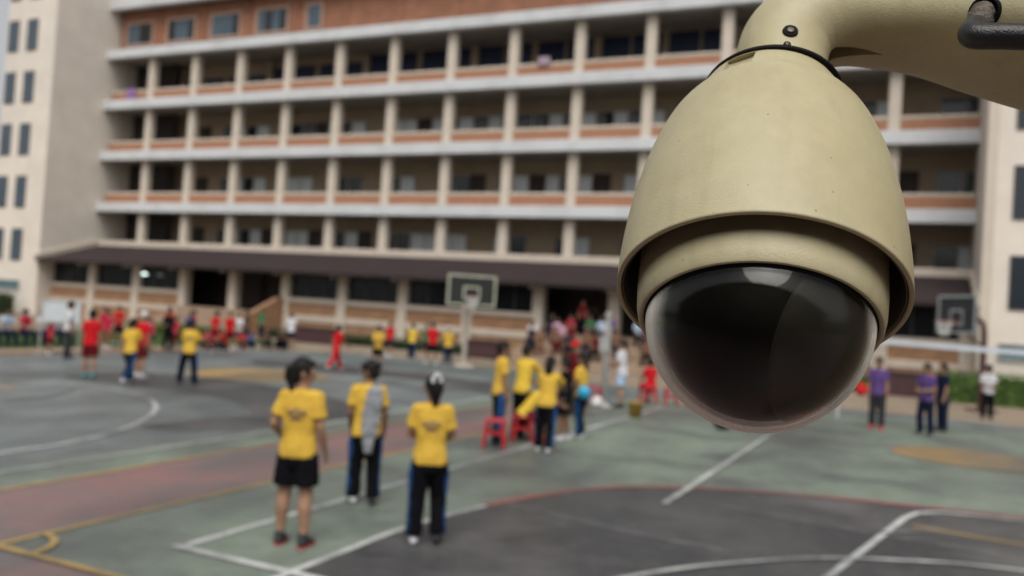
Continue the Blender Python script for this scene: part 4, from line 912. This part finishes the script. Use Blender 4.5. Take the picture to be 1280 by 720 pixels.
# inner ring that carries the dome
ring = MB(); ring.lathe([(.0905, .030), (.0900, .0), (.0885, -.016), (.0868, -.0235), (.0856, -.0252), (.0840, -.0255), (.0826, -.0245), (.0815, -.0200), (.0815, .030)], N, closed=True)
ro = ring.build('dome_ring', PAINT, cctv, True); autosmooth(ro.data, 40)
MB().lathe([(.0814, -.0212), (.0823, -.0240), (.0812, -.0262), (.0795, -.0262), (.0785, -.0212)], N, closed=True).build('dome_seal', RUB, cctv, True)
# smoked clear dome with a dark liner and the camera head behind it
DR, DZ = .0815, -.0185
gl = bpy.data.materials.new('smoked_clear_dome'); gl.use_nodes = True; n_ = gl.node_tree; pb = n_.nodes['Principled BSDF']
pb.inputs['Base Color'].default_value = (.86, .84, .76, 1); pb.inputs['Transmission Weight'].default_value = 1; pb.inputs['Roughness'].default_value = .03; pb.inputs['IOR'].default_value = 1.27
tc = n_.nodes.new('ShaderNodeTexCoord'); nz = n_.nodes.new('ShaderNodeTexNoise'); nz.inputs['Scale'].default_value = 45; nz.inputs['Detail'].default_value = 8
mr = n_.nodes.new('ShaderNodeMapRange'); mr.inputs['From Min'].default_value = .5; mr.inputs['From Max'].default_value = .8; mr.inputs['To Min'].default_value = .02; mr.inputs['To Max'].default_value = .14
n_.links.new(tc.outputs['Object'], nz.inputs['Vector']); n_.links.new(nz.outputs[0], mr.inputs['Value']); n_.links.new(mr.outputs[0], pb.inputs['Roughness'])
def cap_prof(r, z0, top, k=40):
    a1 = math.asin(max(-1, min(1, (top-z0)/r)))
    return [(r*math.cos(-math.pi/2+(a1+math.pi/2)*i/k), z0+r*math.sin(-math.pi/2+(a1+math.pi/2)*i/k)) for i in range(k+1)]
po = cap_prof(DR, DZ, -.0190); pi_ = cap_prof(DR-.0045, DZ, -.0190)[::-1]
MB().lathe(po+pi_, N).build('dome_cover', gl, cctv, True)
LIN = mat('black_liner', (.003, .003, .003), .6, .2, 80, spec=.15)
MB().lathe(cap_prof(DR-.0085, DZ, -.0180), 96, (.001, 0, 0)).build('dark_liner', LIN, cctv, True)
lw = n_.nodes.new('ShaderNodeLayerWeight'); lw.inputs['Blend'].default_value = .5           # bright rim reflection painted as a cream film along grazing sight lines
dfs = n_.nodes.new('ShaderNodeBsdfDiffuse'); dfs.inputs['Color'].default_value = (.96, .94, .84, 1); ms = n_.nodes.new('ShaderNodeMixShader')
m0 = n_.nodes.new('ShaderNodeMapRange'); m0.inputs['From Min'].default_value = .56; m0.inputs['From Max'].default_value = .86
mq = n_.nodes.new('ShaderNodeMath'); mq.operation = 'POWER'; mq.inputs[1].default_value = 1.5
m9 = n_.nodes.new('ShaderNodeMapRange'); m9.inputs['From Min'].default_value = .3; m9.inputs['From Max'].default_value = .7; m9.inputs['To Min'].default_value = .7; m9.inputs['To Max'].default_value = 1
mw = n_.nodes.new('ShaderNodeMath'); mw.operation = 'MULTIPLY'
sx = n_.nodes.new('ShaderNodeSeparateXYZ'); n_.links.new(tc.outputs['Object'], sx.inputs[0])                 # the painted rim light reaches further in on one side
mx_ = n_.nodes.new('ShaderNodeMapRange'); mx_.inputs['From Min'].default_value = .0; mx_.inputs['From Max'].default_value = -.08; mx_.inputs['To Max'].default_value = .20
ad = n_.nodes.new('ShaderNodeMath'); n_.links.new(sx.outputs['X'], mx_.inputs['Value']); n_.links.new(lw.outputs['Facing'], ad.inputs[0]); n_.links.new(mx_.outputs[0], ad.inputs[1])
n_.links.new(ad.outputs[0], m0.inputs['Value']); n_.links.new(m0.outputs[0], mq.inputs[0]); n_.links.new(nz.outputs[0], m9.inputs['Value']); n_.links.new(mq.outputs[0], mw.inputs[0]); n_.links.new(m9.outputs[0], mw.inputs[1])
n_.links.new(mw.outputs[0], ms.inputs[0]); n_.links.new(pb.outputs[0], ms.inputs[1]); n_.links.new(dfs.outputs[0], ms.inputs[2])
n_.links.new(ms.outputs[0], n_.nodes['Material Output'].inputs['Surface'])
# the camera head's dark grey shell, turned to one side behind the cover
hv = (Vector((1, 0, 0))*.86+Vector((0, -.545, .84))*-.22-Vector((0, .84, .545))*.46).normalized(); hq = hv.to_track_quat('Z', 'Y').to_matrix().to_4x4(); hq.translation = Vector((.001, 0, DZ))
rh = DR-.0066; MB().lathe([(rh*math.sin(R(54-54*i/20)), rh*math.cos(R(54-54*i/20))) for i in range(21)]+[((rh-.002)*math.sin(R(54*i/20)), (rh-.002)*math.cos(R(54*i/20))) for i in range(21)], 72).build('camera_head', mat('charcoal_shell', (.022, .021, .020), .6, .1, 60, spec=.3), cctv, True).matrix_local = hq
# screws
def screw(name, c, nrm, r):
    q = nrm.to_track_quat('Z', 'Y').to_matrix().to_4x4(); q.translation = Vector(c)
    t = MB(); t.lathe([(r*.62, 0), (r*1.0, 0), (r*1.08, r*.15), (r*1.0, r*.4), (r*.7, r*.4), (r*.62, 0)], 32); wsh = t.build('screw_washer', RUB, cctv, True); wsh.matrix_local = q
    hd = MB(); hd.lathe([(0, r*.1), (r*.62, r*.1), (r*.62, r*.42), (r*.45, r*.58), (0, r*.62)], 32); hm = hd.mesh('screw', True)
    cr = MB(); cr.box(-r*.4, r*.4, -r*.09, r*.09, r*.42, r*.8); cr.box(-r*.09, r*.09, -r*.4, r*.4, r*.43, r*.81)
    ct = bpy.data.objects.new('cutter', cr.mesh('cutter')); C.objects.link(ct)
    hm = evalmesh(hm, [('BOOLEAN', dict(operation='DIFFERENCE', object=ct, solver='EXACT'))], 'screw'); bpy.data.objects.remove(ct); autosmooth(hm, 30)
    o = link(hm, 'screw', STEEL, wsh)
    return wsh
# bracket arm: elbow rising from the flange, then a thick arm to the right
AX = .0085
path = [(AX, 0, .2165), (AX, 0, .236), (AX+.0005, 0, .258), (AX+.006, 0, .281), (AX+.020, 0, .2995), (AX+.040, 0, .3100), (.075, -.001, .3145), (.105, -.003, .3120), (.140, -.007, .3060), (.180, -.013, .2935), (.225, -.021, .2775), (.280, -.032, .259), (.345, -.044, .240)]
rads = [.0385, .0390, .0398, .0412, .0425, .0435, .0445, .0470, .0530, .0620, .0710, .0800, .090]
def resample(P, k=5):
    out = []; n = len(P)
    for i in range(n-1):
        g = lambda j: Vector(P[max(0, min(n-1, j))])
        a, b, c, d = g(i-1), g(i), g(i+1), g(i+2)
        for q in range(k):
            t = q/k; out.append(.5*((2*b)+(c-a)*t+(2*a-5*b+4*c-d)*t*t+(3*b-a-3*c+d)*t**3))
    out.append(Vector(P[-1])); return out
pp = resample(path); rr_ = [v[0] for v in resample([(r, 0, 0) for r in rads])]
arm = MB(); NA = 72; rings = []
for i, p in enumerate(pp):
    t_ = (pp[min(i+1, len(pp)-1)]-pp[max(i-1, 0)]).normalized(); b = Vector((0, 1, 0)); b = (b-t_*b.dot(t_)).normalized(); a = b.cross(t_)
    f = min(1, max(0, (p.x-.05)/.10)); ex = 2+1.6*f                 # round at the neck, squarish along the arm
    for k in range(NA):
        th = 2*math.pi*k/NA; c0, s0 = math.cos(th), math.sin(th)
        q = (abs(c0)**ex+abs(s0)**ex)**(-1/ex)
        arm.v.append(tuple(p+a*(rr_[i]*c0*q)+b*(rr_[i]*s0*q*(1-.12*f))))
L_ = len(pp)
arm.f = [tuple(range(NA-1, -1, -1)), tuple(range((L_-1)*NA, L_*NA))]+[(i*NA+k, i*NA+(k+1) % NA, (i+1)*NA+(k+1) % NA, (i+1)*NA+k) for i in range(L_-1) for k in range(NA)]; arm.mi = [0]*len(arm.f)
ame = arm.mesh('arm', True)
from mathutils.bvhtree import BVHTree
bv = BVHTree.FromPolygons([v.co for v in ame.vertices], [tuple(p.vertices) for p in ame.polygons])
EY = Vector((0, -.567, -.368))
def onarm(x, z):
    """point and normal of the arm's front-lower face, met along a line that rises 33 degrees"""
    q = Vector((x, -.04, z)); d = (q-EY).normalized(); p, nn, _, _ = bv.ray_cast(q-d*.3, d); return p, nn
def frame_at(p, nn, ax):
    z = nn.normalized(); x = (ax-z*ax.dot(z)).normalized(); y = z.cross(x); M = Matrix((x, y, z)).transposed().to_4x4(); M.translation = p; return M
hp_, hn = onarm(.1662, .2651); sp_, sn = onarm(.0590, .2220); bp_, bn = onarm(.1935, .2395)
cuts = MB(); Mh_ = frame_at(hp_, hn, Vector((1, 0, 0)))
k = 40; vs = [Mh_ @ Vector((.0115*math.cos(2*math.pi*i/k), .0115*math.sin(2*math.pi*i/k), z)) for z in (-.03, .02) for i in range(k)]
cuts.add(vs, [tuple(range(k-1, -1, -1)), tuple(range(k, 2*k))]+[(i, (i+1) % k, k+(i+1) % k, k+i) for i in range(k)])
Ms_ = frame_at(sp_, sn, Vector((1, 0, -.06)))
wd = [(-.0185, -.0070), (-.0170, .0065), (-.011, .0080), (.008, .0040), (.031, -.0025), (.010, -.0065)]
c2 = MB(); kk = len(wd); vs = [Ms_ @ Vector((x, y, z)) for z, sc in ((-.022, .85), (.012, 1.0)) for x, y in [(a*sc, b*sc) for a, b in wd]]
c2.add(vs, [tuple(range(kk-1, -1, -1)), tuple(range(kk, 2*kk))]+[(i, (i+1) % kk, kk+(i+1) % kk, kk+i) for i in range(kk)])
c3 = MB(); c3.bevbox(-.004, .012, -.0065, .0065, -.012, .01, .0025); M3 = frame_at(bp_, bn, Vector((1, 0, 0))); c3.v = [tuple(M3 @ Vector(v)) for v in c3.v]
for c_m in (cuts, c2, c3):
    ct = bpy.data.objects.new('cutter', c_m.mesh('cutter')); C.objects.link(ct)
    ame = evalmesh(ame, [('BOOLEAN', dict(operation='DIFFERENCE', object=ct, solver='EXACT'))], 'arm'); bpy.data.objects.remove(ct)
autosmooth(ame, 32)
link(ame, 'arm', PAINT, cctv)
MB().lathe([(.0092, -.006), (.0118, -.006), (.0126, .0006), (.0118, .0022), (.0098, .0022), (.0092, .0006)], 40, closed=True).build('grommet', RUB, cctv, True).matrix_local = Mh_
MB().lathe([(0, 0), (.0114, 0), (.0114, .001), (0, .001)], 32).build('hole_floor', RUB, cctv).matrix_local = Mh_ @ Matrix.Translation((0, 0, -.0285))
for (x, z, r) in ((.0150, .2485, .0062), (.0128, .2325, .0030)):
    p, nn = onarm(x, z); screw('screw', p-nn*r*.12, nn, r)
# black cable leaving the hole, taped at the bend, then running off past the right of the arm
out_ = hn.normalized(); dr = Vector((1, 0, 0)); dn = Vector((0, -.5, -.85)).normalized()
c0, c1 = hp_-out_*.020, hp_+out_*.003
c2_, c3_, c4_, c5_ = Vector((.1540, -.0650, .2245)), Vector((.1470, -.0730, .2060)), Vector((.1432, -.0785, .1945)), Vector((.1480, -.0808, .1893))
c6_, c7_, c8_ = Vector((.1620, -.0815, .1880)), Vector((.200, -.0805, .1862)), Vector((.290, -.0790, .1850))
tp = resample([c0, c1, c2_, c3_], 6); cb = resample([c3_-(c3_-c2_)*.25, c4_, c5_, c6_, c7_, c8_], 8)
TAPE = mat('dirty_tape', (.13, .105, .085), .75, .35, 160, .4, 400); CAB = mat('black_cable', (.013, .013, .015), .42, .25, 90, .15, 600)
cable = MB().loft(cb, [.0096]*len(cb), 28, Vector((0, 1, 0))).build('cable', CAB, cctv, True)
tw_ = MB(); tw_.loft(tp, [.0082+.0009*math.sin(i*2.1) for i in range(len(tp))], 22, Vector((1, 0, 0)))
for j in range(3):
    hl = [p_+Vector((.0088*math.cos(j*2.1+i*.8), .0088*math.sin(j*2.1+i*.8)*.4, .0088*math.sin(j*2.1+i*.8)*.6)) for i, p_ in enumerate(tp[2:-1])]
    tw_.loft(hl, [.0016]*len(hl), 6)
tw_.build('cable_tape', TAPE, cable, True)
# flange that carries the arm, on a concrete post standing just beyond the picture
MB().bevbox(.3455, .360, -.16, .075, .13, .385, .006).build('wall_plate', PAINT, cctv)
pl = MB().bevbox(.572, .86, .50, .92, -.02, 4.2, .02).build('pillar', mat('brown_concrete', (.46, .38, .27), .9, .12, 3, .2, 30)); pl['kind'] = 'structure'
pl.rotation_euler.z = yaw
